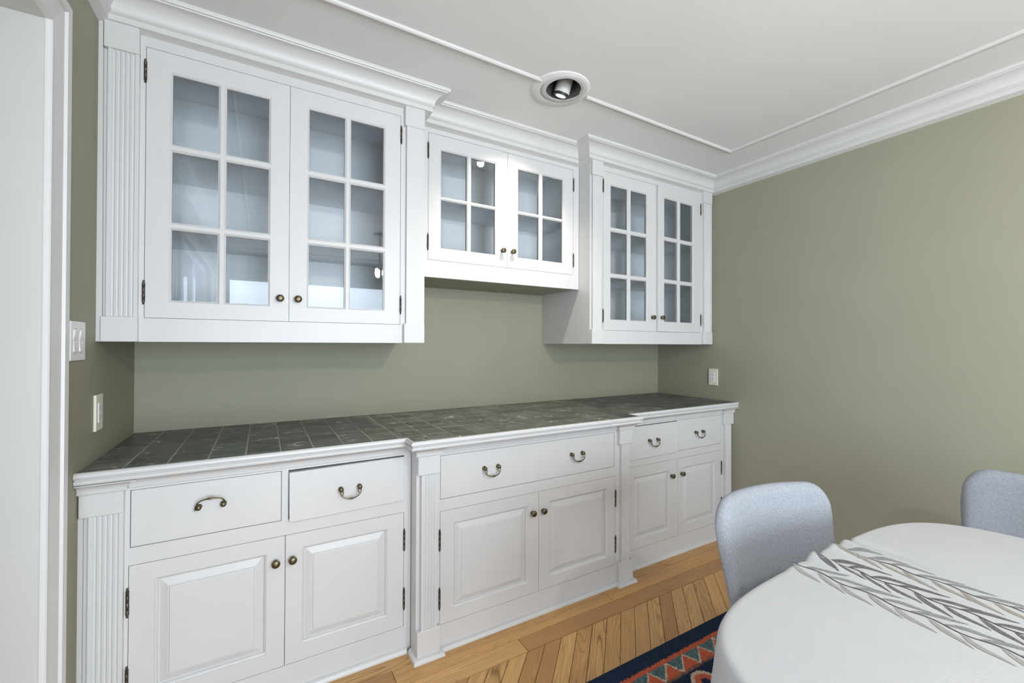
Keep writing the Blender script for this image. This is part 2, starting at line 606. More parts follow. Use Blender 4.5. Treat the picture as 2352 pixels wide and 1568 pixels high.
# diagonal field, boards at 45 degrees
PX = 0.0894
dg = math.sqrt(0.5)
for k in range(-22, 34):
    xtop = 1.154 + PX * k           # where the strip's left edge meets the border line y=1.535
    xa, xb = xtop, xtop + PX
    # strip between lines x-y = const
    ca_, cb_ = xa - 1.535, xb - 1.535
    t = -0.06
    while t < 3.4:
        ln = 0.55 + 0.11 * ((k * 13 + int(t * 10) * 7) % 9)
        t0, t1 = t, t + ln
        t = t1
        # along direction (-1,-1)/sqrt2 from the border line
        def pt(c, tt):
            mx_, my_ = (c + 1.535), 1.535
            return (mx_ - tt * dg, my_ - tt * dg)
        # perpendicular board ends
        off = PX * dg / 2
        P = [pt(ca_, t0 - off), pt(cb_, t0 + off), pt(cb_, t1 + off), pt(ca_, t1 - off)]
        for cl in ((0, 1, 1.535), (1, 0, XR), (-1, 0, -XL), (0, -1, 0.70)):
            P = clip(P, *cl)
            if len(P) < 3:
                break
        if len(P) < 3:
            continue
        Q = [P[0]]
        for p in P[1:]:
            if math.hypot(p[0] - Q[-1][0], p[1] - Q[-1][1]) > 0.004:
                Q.append(p)
        if len(Q) >= 3 and math.hypot(Q[0][0] - Q[-1][0], Q[0][1] - Q[-1][1]) < 0.004:
            Q.pop()
        if len(Q) < 3:
            continue
        ar = abs(sum(Q[i][0] * Q[(i + 1) % len(Q)][1] - Q[(i + 1) % len(Q)][0] * Q[i][1] for i in range(len(Q)))) / 2
        if ar < 0.0012:
            continue
        plank(Q, R(45))
b = MB().box(XL - 1.42, XR, YF, -0.70, -0.006, 0.0).box(XL - 1.42, XL, -0.70, YB, -0.006, 0.0)
obj('floor_boards_beyond', b, OAKBASE, floor)['kind'] = 'stuff'

# baseboards
b = MB().box(XR - 0.016, XR, YF, 1.77, 0, 0.13).box(XR - 0.028, XR - 0.016, YF, 1.77, 0, 0.018)
struct(obj('baseboard_right', b, TRIM, bevel=0.003))
b = MB().box(XL, XL + 0.016, YF, DY0 - 0.14, 0, 0.13)
struct(obj('baseboard_left', b, TRIM, bevel=0.003))
b = MB().box(WIN[1] + 0.10, XR - 0.03, YF, YF + 0.016, 0, 0.13)
struct(obj('baseboard_rear', b, TRIM, bevel=0.003))

# crown moulding: left wall, across the stepped cabinet fronts, right wall
CP = [(-0.01, 2.372), (0.020, 2.384), (0.027, 2.386), (0.028, 2.404), (0.033, 2.407), (0.037, 2.411), (0.037, 2.416),
      (0.034, 2.419), (0.036, 2.427), (0.041, 2.437), (0.049, 2.447), (0.060, 2.455), (0.073, 2.460), (0.083, 2.461),
      (0.085, 2.465), (0.090, 2.466), (0.092, 2.470), (0.092, ZC + 0.002), (-0.01, ZC + 0.002)]
YU, YM = 1.94, 2.04        # front planes of the wall cabinets
path = [(XL, YF), (XL, YU), (0.652, YU), (0.652, YM), (1.656, YM), (1.656, YU), (XR, YU), (XR, YF)]
b = MB().sweep(path, CP)
struct(obj('trim_1', b, TRIM, smooth=True, angle=28), 'white crown moulding stepping around the wall cabinets')
# flat strip moulding framing the ceiling field, interrupted by the lamp
SP = [(-0.010, ZC + 0.001), (-0.010, ZC - 0.004), (-0.007, ZC - 0.009), (-0.002, ZC - 0.012), (0.004, ZC - 0.011),
      (0.009, ZC - 0.006), (0.010, ZC + 0.001)]
b = MB().sweep([(LX - 0.125, 1.577), (-0.13, 1.577), (-0.13, -2.30), (2.452, -2.30), (2.452, 1.577), (LX + 0.13, 1.577)], SP)
struct(obj('trim_2', b, TRIM, smooth=True), 'thin white strip moulding framing the ceiling')

# doorway casing and jamb in the left wall
DOOR = link('door_1', None, (XL, (DY0 + DY1) / 2, 0))
struct(DOOR, 'white cased doorway without a door')
CS = [(-0.014, -0.002), (-0.014, 0.012), (-0.010, 0.015), (-0.004, 0.014), (0.002, 0.011), (0.030, 0.013), (0.070, 0.017),
      (0.082, 0.017), (0.084, 0.024), (0.112, 0.026), (0.115, 0.022), (0.115, -0.002)]
CS = [(d_ * 0.71, h_) for d_, h_ in CS]
# (distance out from the opening edge, height off the wall); mitred by hand
def casing_run(p, q, outp, outq):
    """p,q opening-edge points (y,z); out* unit outward mitre vectors"""
    mb = MB()
    n = len(CS)
    vs = []
    for pt_, ot in ((p, outp), (q, outq)):
        for d, h in CS:
            vs.append((XL + h, pt_[0] + ot[0] * d, pt_[1] + ot[1] * d))
    fs = [(i, (i + 1) % n, n + (i + 1) % n, n + i) for i in range(n)] + [tuple(range(n)), tuple(range(n, 2 * n))]
    return mb.add(vs, fs)
obj('casing', casing_run((DY1, 0.0), (DY1, DZ), (1, 0), (1, 1)), TRIM, DOOR, smooth=True, angle=25)
obj('casing', casing_run((DY0, 0.0), (DY0, DZ), (-1, 0), (-1, 1)), TRIM, DOOR, smooth=True, angle=25)
obj('head_casing', casing_run((DY0, DZ), (DY1, DZ), (-1, 1), (1, 1)), TRIM, DOOR, smooth=True, angle=25)
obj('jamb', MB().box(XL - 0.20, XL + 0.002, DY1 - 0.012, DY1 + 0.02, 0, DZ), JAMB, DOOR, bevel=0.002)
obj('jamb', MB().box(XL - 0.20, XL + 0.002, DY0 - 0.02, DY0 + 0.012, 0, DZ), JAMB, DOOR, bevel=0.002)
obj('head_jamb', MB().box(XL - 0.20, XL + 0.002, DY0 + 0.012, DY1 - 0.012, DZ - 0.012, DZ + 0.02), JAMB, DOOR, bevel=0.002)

# rear window (source of the daylight)
WN = link('window_1', None, ((WIN[0] + WIN[1]) / 2, YF, WIN[2]))
struct(WN, 'wide white window in the wall behind the camera')
b = MB()
x0, x1, z0, z1 = WIN
for a0, a1, e0, e1 in ((x0 - 0.09, x0, z0 - 0.09, z1 + 0.09), (x1, x1 + 0.09, z0 - 0.09, z1 + 0.09), (x0, x1, z1, z1 + 0.09), (x0, x1, z0 - 0.09, z0)):
    b.box(a0, a1, YF, YF + 0.02, e0, e1)
obj('window_frame', b, TRIM, WN, bevel=0.003)
xm = [x0, x0 + (x1 - x0) / 3, x0 + 2 * (x1 - x0) / 3, x1]
for i in range(3):
    b = MB()
    p0, p1 = xm[i], xm[i + 1]
    for a0, a1, e0, e1 in ((p0, p0 + 0.045, z0, z1), (p1 - 0.045, p1, z0, z1), (p0, p1, z1 - 0.045, z1), (p0, p1, z0, z0 + 0.05)):
        b.box(a0, a1, YF - 0.07, YF - 0.03, e0, e1)
    sash = obj('sash', b, TRIM, WN, bevel=0.003)
    obj('pane', MB().box(p0 + 0.045, p1 - 0.045, YF - 0.052, YF - 0.048, z0 + 0.05, z1 - 0.045), GLASS, sash)
obj('window_sill', MB().box(x0 - 0.10, x1 + 0.10, YF - 0.02, YF + 0.06, z0 - 0.115, z0 - 0.09), TRIM, WN, bevel=0.003)

# unseen side window, added to house the fill light
W2 = link('fill_window_2', None, (XL, (LW[0] + LW[1]) / 2, LW[2]))
struct(W2, 'white window added in the left wall behind the camera for fill light')
y0, y1, z0, z1 = LW
b = MB()
for a0, a1, e0, e1 in ((y0 - 0.09, y0, z0 - 0.09, z1 + 0.09), (y1, y1 + 0.09, z0 - 0.09, z1 + 0.09), (y0, y1, z1, z1 + 0.09), (y0, y1, z0 - 0.09, z0)):
    b.box(XL, XL + 0.02, a0, a1, e0, e1)
obj('window_frame', b, TRIM, W2, bevel=0.003)
for i in range(2):
    p0, p1 = y0 + (y1 - y0) * i / 2, y0 + (y1 - y0) * (i + 1) / 2
    b = MB()
    for a0, a1, e0, e1 in ((p0, p0 + 0.045, z0, z1), (p1 - 0.045, p1, z0, z1), (p0, p1, z1 - 0.045, z1), (p0, p1, z0, z0 + 0.05)):
        b.box(XL - 0.07, XL - 0.03, a0, a1, e0, e1)
    sash = obj('sash', b, TRIM, W2, bevel=0.003)
    obj('pane', MB().box(XL - 0.052, XL - 0.048, p0 + 0.045, p1 - 0.045, z0 + 0.05, z1 - 0.045), GLASS, sash)


# ------------------------------------------------------------------ shared cabinet hardware
def shaft(x0, x1, z0, z1, yf, depth, n=5, pitch=0.0125, rg=0.0048):
    """fluted pilaster shaft"""
    xc = (x0 + x1) / 2
    poly = [(x0, yf + depth), (x0, yf)]
    for k in range(n):
        c = xc + (k - (n - 1) / 2) * pitch
        for j in range(7):
            a = PI - PI * j / 6
            poly.append((c + rg * math.cos(a), yf + 0.9 * rg * math.sin(a)))
    poly += [(x1, yf), (x1, yf + depth)]
    return MB().prism(poly, z0, z1)


def pilaster(par, sx0, sx1, bx0, bx1, z0, z1, zc0, zc1, zb0, zb1, yface, ypil, ycap, flutes=5):
    p = obj('pilaster', shaft(sx0, sx1, z0, z1, ypil, yface - ypil + 0.001, n=flutes), PAINT, par, smooth=True, angle=50)
    obj('cap_block', MB().box(bx0, bx1, ycap, yface + 0.001, zc0, zc1), PAINT, p, bevel=0.002)
    obj('base_block', MB().box(bx0 - 0.002, bx1 + 0.002, ycap, yface + 0.001, zb0, zb1), PAINT, p, bevel=0.002)
    return p


kn = MB().lathe([(0.0085, 0.0), (0.0085, 0.002), (0.0058, 0.004), (0.0052, 0.011), (0.008, 0.014), (0.0128, 0.017),
                 (0.0142, 0.020), (0.0140, 0.023), (0.0118, 0.0255), (0.006, 0.027), (0.001, 0.0274)], 24, '-y')
KNOB, _ = mesh_of('knob', kn, BRASS, smooth=True, center=(0, 0, 0), angle=50)


def hinge_mesh(h):
    p = []
    r = 0.0046
    p = [(0.0005, -h / 2 - 0.009), (0.0032, -h / 2 - 0.007), (0.0036, -h / 2 - 0.003), (0.0026, -h / 2), (r, -h / 2 + 0.001)]
    for j in (-0.3, 0.0, 0.3):
        z = j * h
        p += [(r, z - 0.0008), (r * 0.8, z), (r, z + 0.0008)]
    p += [(r, h / 2 - 0.001), (0.0026, h / 2), (0.0036, h / 2 + 0.003), (0.0032, h / 2 + 0.007), (0.0005, h / 2 + 0.009)]
    mb = MB().lathe(p, 14, 'z')
    mb.box(-0.0035, 0.0035, 0.001, 0.005, -h / 2, h / 2)
    return mesh_of('hinge', mb, HINGE, smooth=True, center=(0, 0, 0), angle=50)[0]


HINGE_S, HINGE_L = hinge_mesh(0.068), hinge_mesh(0.078)


def pull_mesh(up=False):
    """swan-neck drop handle on two rosettes; origin midway between the rosettes"""
    mb = MB()
    w = 0.035
    for s in (-1, 1):
        mb.lathe([(0.0095, 0.0), (0.0095, 0.003), (0.0075, 0.005), (0.0058, 0.007), (0.0058, 0.010), (0.0088, 0.0125),
                  (0.0090, 0.0165), (0.0068, 0.020), (0.003, 0.0215), (0.0008, 0.0218)], 18, '-y', (s * w, 0, 0))
    pts, rad = [], []
    n = 28
    for i in range(n + 1):
        t = i / n
        a = PI * t
        x = -0.0375 * math.cos(a) * (1.06 + 0.10 * math.sin(a) ** 2)
        if up:
            z = 0.006 + 0.024 * math.sin(a) ** 0.75
            y = -0.020 - 0.006 * math.sin(a)
        else:
            z = 0.004 - 0.039 * math.sin(a) ** 0.72
            y = -0.017 - 0.010 * math.sin(a)
        e = abs(t - 0.5)
        rad.append(0.0021 + 0.0016 * math.exp(-(e / 0.06) ** 2) + 0.0005 * (1 - abs(2 * e)))
        pts.append((x, y, z))
    mb.tube(pts, rad, 10)
    if not up:   # small inner scrolls that hook behind the rosettes
        for s in (-1, 1):
            mb.tube([(s * 0.0285, -0.014, -0.006), (s * 0.0270, -0.016, -0.011), (s * 0.0285, -0.019, -0.016), (s * 0.0320, -0.021, -0.020)],
                    [0.0016, 0.0018, 0.0018, 0.0014], 8)
    else:
        mb.tube([(-0.041, -0.019, 0.010), (-0.0435, -0.018, 0.002), (-0.0445, -0.018, -0.008)], [0.002, 0.0017, 0.0012], 8)
    return mesh_of('pull', mb, BRASS, smooth=True, center=(0, 0, 0), angle=55)[0]


PULL, PULL_UP = pull_mesh(), pull_mesh(True)
_pane_cache = {}


def pane(par, x0, x1, z0, z1, y):
    k = (round(x1 - x0, 4), round(z1 - z0, 4))
    if k not in _pane_cache:
        w, h = (x1 - x0) / 2 + 0.003, (z1 - z0) / 2 + 0.003
        _pane_cache[k] = mesh_of('pane', MB().quad((-w, 0, -h), (w, 0, -h), (w, 0, h), (-w, 0, h)), GLASS, center=(0, 0, 0))[0]
    return link('pane', _pane_cache[k], ((x0 + x1) / 2, y, (z0 + z1) / 2), par)


def cells(xs, zs, holes):
    out = []
    for i in range(len(xs) - 1):
        for j in range(len(zs) - 1):
            cx_, cz_ = (xs[i] + xs[i + 1]) / 2, (zs[j] + zs[j + 1]) / 2
            if not any(h[0] < cx_ < h[1] and h[2] < cz_ < h[3] for h in holes):
                out.append((xs[i], xs[i + 1], zs[j], zs[j + 1]))
    return out


def slab_sides(mb, x0, x1, z0, z1, ya, yb):
    mb.quad((x0, ya, z0), (x0, yb, z0), (x0, yb, z1), (x0, ya, z1))
    mb.quad((x1, ya, z0), (x1, yb, z0), (x1, yb, z1), (x1, ya, z1))
    mb.quad((x0, ya, z0), (x0, yb, z0), (x1, yb, z0), (x1, ya, z0))
    mb.quad((x0, ya, z1), (x0, yb, z1), (x1, yb, z1), (x1, ya, z1))


def orient(mb, test):
    """flip faces whose normal fails the given outward test"""
    for i, f in enumerate(mb.f):
        p = [Vector(mb.v[k]) for k in f]
        n = (p[1] - p[0]).cross(p[2] - p[0])
        if not test(n, p):
            mb.f[i] = tuple(reversed(f))


def glazed_door(par, x0, x1, z0, z1, gx, gz, yf, t=0.022):
    """frame with moulded openings; gx, gz: lists of (lo,hi) openings"""
    ch, dp = 0.0065, 0.006
    ops = [(a[0], a[1], c[0], c[1]) for a in gx for c in gz]
    mb = MB()
    ex = [(o[0] - ch, o[1] + ch, o[2] - ch, o[3] + ch) for o in ops]
    xs = sorted({x0, x1, *[e[0] for e in ex], *[e[1] for e in ex]})
    zs = sorted({z0, z1, *[e[2] for e in ex], *[e[3] for e in ex]})
    for c in cells(xs, zs, ex):
        mb.quad((c[0], yf, c[2]), (c[1], yf, c[2]), (c[1], yf, c[3]), (c[0], yf, c[3]))
    xs2 = sorted({x0, x1, *[o[0] for o in ops], *[o[1] for o in ops]})
    zs2 = sorted({z0, z1, *[o[2] for o in ops], *[o[3] for o in ops]})
    for c in cells(xs2, zs2, ops):
        mb.quad((c[0], yf + t, c[2]), (c[0], yf + t, c[3]), (c[1], yf + t, c[3]), (c[1], yf + t, c[2]))
    for o in ops:
        rings = [(ch, 0.0), (ch - 0.0012, 0.0018), (0.0028, 0.0030), (0.0012, dp), (0.0, dp), (0.0, t)]
        for (i0, d0), (i1, d1) in zip(rings, rings[1:]):
            A = [(o[0] - i0, o[2] - i0), (o[1] + i0, o[2] - i0), (o[1] + i0, o[3] + i0), (o[0] - i0, o[3] + i0)]
            B = [(o[0] - i1, o[2] - i1), (o[1] + i1, o[2] - i1), (o[1] + i1, o[3] + i1), (o[0] - i1, o[3] + i1)]
            for k in range(4):
                k2 = (k + 1) % 4
                mb.quad((A[k][0], yf + d0, A[k][1]), (A[k2][0], yf + d0, A[k2][1]), (B[k2][0], yf + d1, B[k2][1]), (B[k][0], yf + d1, B[k][1]))
    slab_sides(mb, x0, x1, z0, z1, yf, yf + t)
    d = obj('door', mb, PAINT, par)
    for o in ops:
        pane(d, *o, yf + dp + 0.004)
    return d


def panel_door(par, x0, x1, z0, z1, px0, px1, pz0, pz1, yf, t=0.022):
    """raised-panel door"""
    mb = MB()
    o = (px0, px1, pz0, pz1)
    for c in cells([x0, px0, px1, x1], [z0, pz0, pz1, z1], [o]):
        mb.quad((c[0], yf, c[2]), (c[1], yf, c[2]), (c[1], yf, c[3]), (c[0], yf, c[3]))
    rings = [(0, 0), (0.0012, 0.003), (0.004, 0.0045), (0.0075, 0.0085), (0.008, 0.0135), (0.012, 0.0135), (0.034, 0.0050), (0.037, 0.0050), (0.0385, 0.0018), (0.040, 0.0012)]
    for (i0, d0), (i1, d1) in zip(rings, rings[1:]):
        A = [(o[0] + i0, o[2] + i0), (o[1] - i0, o[2] + i0), (o[1] - i0, o[3] - i0), (o[0] + i0, o[3] - i0)]
        B = [(o[0] + i1, o[2] + i1), (o[1] - i1, o[2] + i1), (o[1] - i1, o[3] - i1), (o[0] + i1, o[3] - i1)]
        for k in range(4):
            k2 = (k + 1) % 4
            mb.quad((A[k][0], yf + d0, A[k][1]), (A[k2][0], yf + d0, A[k2][1]), (B[k2][0], yf + d1, B[k2][1]), (B[k][0], yf + d1, B[k][1]))
    i, dd = rings[-1]
    mb.quad((o[0] + i, yf + dd, o[2] + i), (o[1] - i, yf + dd, o[2] + i), (o[1] - i, yf + dd, o[3] - i), (o[0] + i, yf + dd, o[3] - i))
    slab_sides(mb, x0, x1, z0, z1, yf, yf + t)
    mb.quad((x0, yf + t, z0), (x0, yf + t, z1), (x1, yf + t, z1), (x1, yf + t, z0))
    return obj('door', mb, PAINT, par)


def hinges(d, x, zs, y, me):
    for z in zs:
        link('hinge', me, (x, y - 0.002, z), d)


def knob(d, x, z, y):
    link('knob', KNOB, (x, y, z), d)


def frame(par, x0, x1, z0, z1, holes, yf, t=0.02, name='face_frame'):
    mb = MB()
    xs = sorted({x0, x1, *[h[0] for h in holes], *[h[1] for h in holes]})
    zs = sorted({z0, z1, *[h[2] for h in holes], *[h[3] for h in holes]})
    for c in cells(xs, zs, holes):
        mb.quad((c[0], yf, c[2]), (c[1], yf, c[2]), (c[1], yf, c[3]), (c[0], yf, c[3]))
        mb.quad((c[0], yf + t, c[2]), (c[0], yf + t, c[3]), (c[1], yf + t, c[3]), (c[1], yf + t, c[2]))
    for h in holes:
        slab_sides(mb, *h, yf, yf + t)
    slab_sides(mb, x0, x1, z0, z1, yf, yf + t)
    return obj(name, mb, PAINT, par)


def open_box(mb, x0, x1, y0, y1, z0, z1, t=0.018):
    """carcass open to the front"""
    mb.box(x0, x0 + t, y0, y1, z0, z1)
    mb.box(x1 - t, x1, y0, y1, z0, z1)
    mb.box(x0 + t, x1 - t, y0, y1, z0, z0 + t)
    mb.box(x0 + t, x1 - t, y0, y1, z1 - t, z1)
    mb.box(x0 + t, x1 - t, y1 - t, y1, z0 + t, z1 - t)


# ------------------------------------------------------------------ wall cabinets
G = 0.0016     # gap around doors


def wall_cabinet(label, x0, x1, z0, yf, doors, zd0, zd1, gz, shelves, cat='cabinet'):
    """doors: list of (x0,x1,[glass x openings],knob x, hinge x, ajar angle)"""
    t = thing('wall_cabinet', label, cat, ((x0 + x1) / 2, YB, z0), 'white wall cabinets')
    zt = ZC - 0.07
    obj('side_panel', MB().box(x0, x0 + 0.018, yf + 0.02, YB - 0.002, z0, zt), PAINT, t)
    obj('side_panel', MB().box(x1 - 0.018, x1, yf + 0.02, YB - 0.002, z0, zt), PAINT, t)
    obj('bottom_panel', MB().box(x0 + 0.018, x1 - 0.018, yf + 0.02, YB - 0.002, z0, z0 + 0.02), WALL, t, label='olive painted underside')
    mb = MB()
    xi0, xi1 = x0 + 0.018, x1 - 0.018
    zb = zd0 - 0.03
    mb.box(xi0, xi1, yf + 0.02, YB - 0.03, zb - 0.01, zb)            # inner floor
    mb.box(xi0, xi1, YB - 0.03, YB - 0.012, zb, zt)                   # back panel
    mb.box(xi0, xi1, yf + 0.02, YB - 0.03, zt - 0.02, zt)
    mb.box(xi0, xi0 + 0.004, yf + 0.02, YB - 0.03, zb, zt)
    mb.box(xi1 - 0.004, xi1, yf + 0.02, YB - 0.03, zb, zt)
    obj('interior_lining', mb, INNER, t)
    for z in shelves:
        obj('shelf', MB().box(xi0 + 0.004, xi1 - 0.004, yf + 0.075, YB - 0.03, z - 0.018, z), INNER, t, bevel=0.0015)
    dx0, dx1 = min(d[0] for d in doors), max(d[1] for d in doors)
    frame(t, x0, x1, z0, zt, [(dx0 - G, dx1 + G, zd0 - G, zd1 + G)], yf)
    return t


GZ6 = [(1.453, 1.707), (1.734, 1.988), (2.015, 2.267)]

# --- left, three rows of panes, wide
WL = wall_cabinet('tall white glass-fronted wall cabinet nearest the doorway, with wide panes', XL + 0.003, 0.652, 1.304, YU,
                  [(-0.360, 0.0873), (0.0897, 0.537)], 1.389, 2.339, GZ6, (1.736, 2.028))
for (a, c_, gx, kx, hx) in ((-0.360, 0.0877, [(-0.287, -0.150), (-0.124, 0.015)], 0.057, -0.3625),
                            (0.0893, 0.537, [(0.160, 0.298), (0.323, 0.462)], 0.121, 0.5395)):
    d = glazed_door(WL, a, c_, 1.389, 2.339, gx, GZ6, YU)
    knob(d, kx, 1.479, YU)
    hinges(d, hx, (2.254, 1.477), YU, HINGE_S)
pilaster(WL, -0.457, -0.376, -0.468, -0.376, 1.38, 2.30, 2.295, 2.39, 1.304, 1.390, YU, 1.924, 1.919)
pilaster(WL, 0.562, 0.640, 0.553, 0.645, 1.38, 2.30, 2.295, 2.39, 1.304, 1.392, YU, 1.924, 1.919, flutes=0)
obj('scribe_strip', MB().prism([(XL + 0.0005, 1.305), (XL + 0.016, 1.305), (XL + 0.012, 2.385), (XL + 0.0005, 2.385)], 1.926, 1.942, 'y'), PAINT, WL)

# --- middle, two rows of panes, set back and higher
GZ4 = [(1.784, 2.026), (2.044, 2.277)]
WM = wall_cabinet('short white middle wall cabinet under the recessed lamp, two rows of panes', 0.6545, 1.6535, 1.633, YM,
                  [(0.7045, 1.156), (1.158, 1.6095)], 1.720, 2.351, GZ4, (2.060,))
for (a, c_, gx, kx, hx) in ((0.7045, 1.1562, [(0.772, 0.914), (0.938, 1.081)], 1.123, 0.702),
                            (1.1578, 1.6095, [(1.226, 1.365), (1.391, 1.533)], 1.186, 1.612)):
    d = glazed_door(WM, a, c_, 1.720, 2.351, gx, GZ4, YM)
    knob(d, kx, 1.809, YM)
    hinges(d, hx, (2.262, 1.807), YM, HINGE_S)

# --- right, three rows of panes, beside the plain wall
WR = wall_cabinet('tall white glass-fronted wall cabinet in the corner by the plain olive wall', 1.656, XR - 0.003, 1.304, YU,
                  [(1.760, 2.2155), (2.2175, 2.666)], 1.387, 2.343, GZ6, (1.736, 2.028))
d = glazed_door(WR, 1.760, 2.2157, 1.387, 2.343, [(1.824, 1.960), (1.992, 2.131)], GZ6, YU)
knob(d, 2.178, 1.477, YU)
hinges(d, 1.758, (2.254, 1.473), YU, HINGE_S)
d = glazed_door(WR, 2.2173, 2.666, 1.387, 2.343, [(2.284, 2.418), (2.449, 2.583)], GZ6, YU)
knob(d, 2.249, 1.477, YU)
hinges(d, 2.6685, (2.257, 1.475), YU, HINGE_S)
# this door is not pushed quite shut: swing it a hair about its right-hand edge
th = R(1.9)
piv = Vector((2.666 - wpos(d).x, 0.0, 0))
d.rotation_euler = (0, 0, th)
d.location = d.location + piv - Matrix.Rotation(th, 3, 'Z') @ piv
pilaster(WR, 1.666, 1.735, 1.659, 1.744, 1.38, 2.30, 2.297, 2.39, 1.304, 1.390, YU, 1.924, 1.919)
pilaster(WR, 2.684, 2.767, 2.680, 2.772, 1.38, 2.31, 2.303, 2.39, 1.304, 1.390, YU, 1.924, 1.919)

# ------------------------------------------------------------------ base cabinets
YLb, YMb = 1.795, 1.725
ZT = 0.900            # underside of the tiled top


def base_cabinet(label, x0, x1, yf, side_y=None):
    t = thing('base_cabinet', label, 'cabinet', ((x0 + x1) / 2, (yf + YB) / 2, 0), 'white base cabinets')
    obj('carcass', MB().box(x0, x1, yf + 0.045, YB - 0.002, 0.0, ZT), PAINT, t)
    return t


def drawer(par, x0, x1, z0, z1, yf, pulls, dy=0.0, rot=None, me=None):
    d = obj('drawer', MB().box(x0, x1, yf, yf + 0.022, z0, z1), PAINT, par, bevel=0.0012)
    for i, (px, pz) in enumerate(pulls):
        link('pull', me or PULL, (px, yf, pz), d)
    if dy:
        d.location.y += dy
    if rot:
        d.rotation_euler = rot
    return d


QR = [(-0.001, 0.0), (0.017, 0.0), (0.0168, 0.006), (0.0145, 0.012), (0.0105, 0.017), (0.005, 0.0195), (-0.001, 0.020)]
YPL, YPM = 1.777, 1.705        # pilaster fronts
PB = 0.003                     # plinths stand proud of the shafts

# left base cabinet
BL = base_cabinet('white base cabinet by the doorway, one drawer handle flipped up, one drawer crooked', XL + 0.003, 0.548, YLb)
frame(BL, XL + 0.003, 0.548, 0.0, ZT - 0.03, [(-0.3636, 0.0626, 0.6455, 0.8296), (0.0846, 0.5186, 0.6455, 0.8296), (-0.3666, 0.5196, 0.1085, 0.5895)], YLb)
drawer(BL, -0.362, 0.061, 0.647, 0.828, YLb, [(-0.1505, 0.744)], me=PULL_UP)
drawer(BL, 0.087, 0.517, 0.640, 0.8235, YLb, [(0.300, 0.733)], dy=-0.012, rot=(0, R(-0.35), R(1.1)))
for (a, c_, p0, p1, kx, hx) in ((-0.365, 0.0745, -0.301, 0.0155, 0.045, -0.368), (0.0765, 0.518, 0.1325, 0.4505, 0.100, 0.520)):
    d = panel_door(BL, a, c_, 0.110, 0.588, p0, p1, 0.170, 0.533, YLb)
    knob(d, kx, 0.498, YLb)
    hinges(d, hx, (0.473, 0.225), YLb, HINGE_L)
pilaster(BL, -0.457, -0.376, -0.4795, -0.3755, 0.10, 0.80, 0.767, 0.846, 0.0, 0.122, YLb, YPL, YPL - PB)
obj('scribe_strip', MB().box(XL + 0.0005, XL + 0.012, 1.783, 1.797, 0.0, 0.766), PAINT, BL)
obj('shoe_moulding', MB().sweep([(XL + 0.001, YPL - PB), (-0.3735, YPL - PB), (-0.3735, YLb), (0.530, YLb)], QR), PAINT, BL, smooth=True)

# middle base cabinet, stands forward
BM = base_cabinet('white middle base cabinet standing forward, one wide drawer with two handles', 0.550, 1.766, YMb)
frame(BM, 0.550, 1.766, 0.0, ZT - 0.03, [(0.6534, 1.6466, 0.6395, 0.8256), (0.6534, 1.6536, 0.1085, 0.5895)], YMb, t=0.045)
drawer(BM, 0.655, 1.645, 0.641, 0.824, YMb, [(0.896, 0.744), (1.388, 0.744)])
for (a, c_, p0, p1, kx, hx) in ((0.655, 1.1562, 0.716, 1.095, 1.118, 0.652), (1.1578, 1.652, 1.219, 1.598, 1.179, 1.6555)):
    d = panel_door(BM, a, c_, 0.110, 0.588, p0, p1, 0.163, 0.530, YMb)
    knob(d, kx, 0.495, YMb)
    hinges(d, hx, (0.468, 0.221), YMb, HINGE_L)
pilaster(BM, 0.566, 0.632, 0.551, 0.646, 0.10, 0.80, 0.760, 0.846, 0.0, 0.122, YMb, YPM, YPM - PB, flutes=4)
pilaster(BM, 1.683, 1.741, 1.667, 1.764, 0.10, 0.80, 0.760, 0.846, 0.0, 0.122, YMb, YPM, YPM - PB, flutes=4)
obj('shoe_moulding', MB().sweep([(0.549, YLb - 0.018), (0.549, YPM - PB), (0.648, YPM - PB), (0.648, YMb), (1.665, YMb), (1.665, YPM - PB),
                                 (1.766, YPM - PB), (1.766, YLb - 0.018)], QR), PAINT, BM, smooth=True)

# right base cabinet
BR = base_cabinet('white base cabinet in the far corner behind the grey chair', 1.768, XR - 0.003, YLb)
frame(BR, 1.768, XR - 0.003, 0.0, ZT - 0.03, [(1.8084, 2.2416, 0.6345, 0.8276), (2.2554, 2.6866, 0.6345, 0.8276), (1.8084, 2.6866, 0.1085, 0.5895)], YLb)
drawer(BR, 1.810, 2.240, 0.634, 0.8235, YLb, [(2.014, 0.734)], dy=-0.011)
drawer(BR, 2.257, 2.685, 0.636, 0.826, YLb, [(2.452, 0.737)])
for (a, c_, p0, p1, kx, hx) in ((1.810, 2.2462, 1.866, 2.174, 2.187, 1.807), (2.2478, 2.685, 2.300, 2.619, 2.251, 2.688)):
    d = panel_door(BR, a, c_, 0.110, 0.588, p0, p1, 0.163, 0.525, YLb)
    knob(d, kx + (0.03 if kx > 2.22 else 0.0), 0.492, YLb)
    hinges(d, hx, (0.470, 0.225), YLb, HINGE_L)
pilaster(BR, 2.705, 2.773, 2.695, 2.797, 0.10, 0.80, 0.760, 0.846, 0.0, 0.122, YLb, YPL, YPL - PB, flutes=4)
obj('shoe_moulding', MB().sweep([(1.785, YLb), (2.692, YLb), (2.692, YPL - PB), (XR - 0.03, YPL - PB)], QR), PAINT, BR, smooth=True)

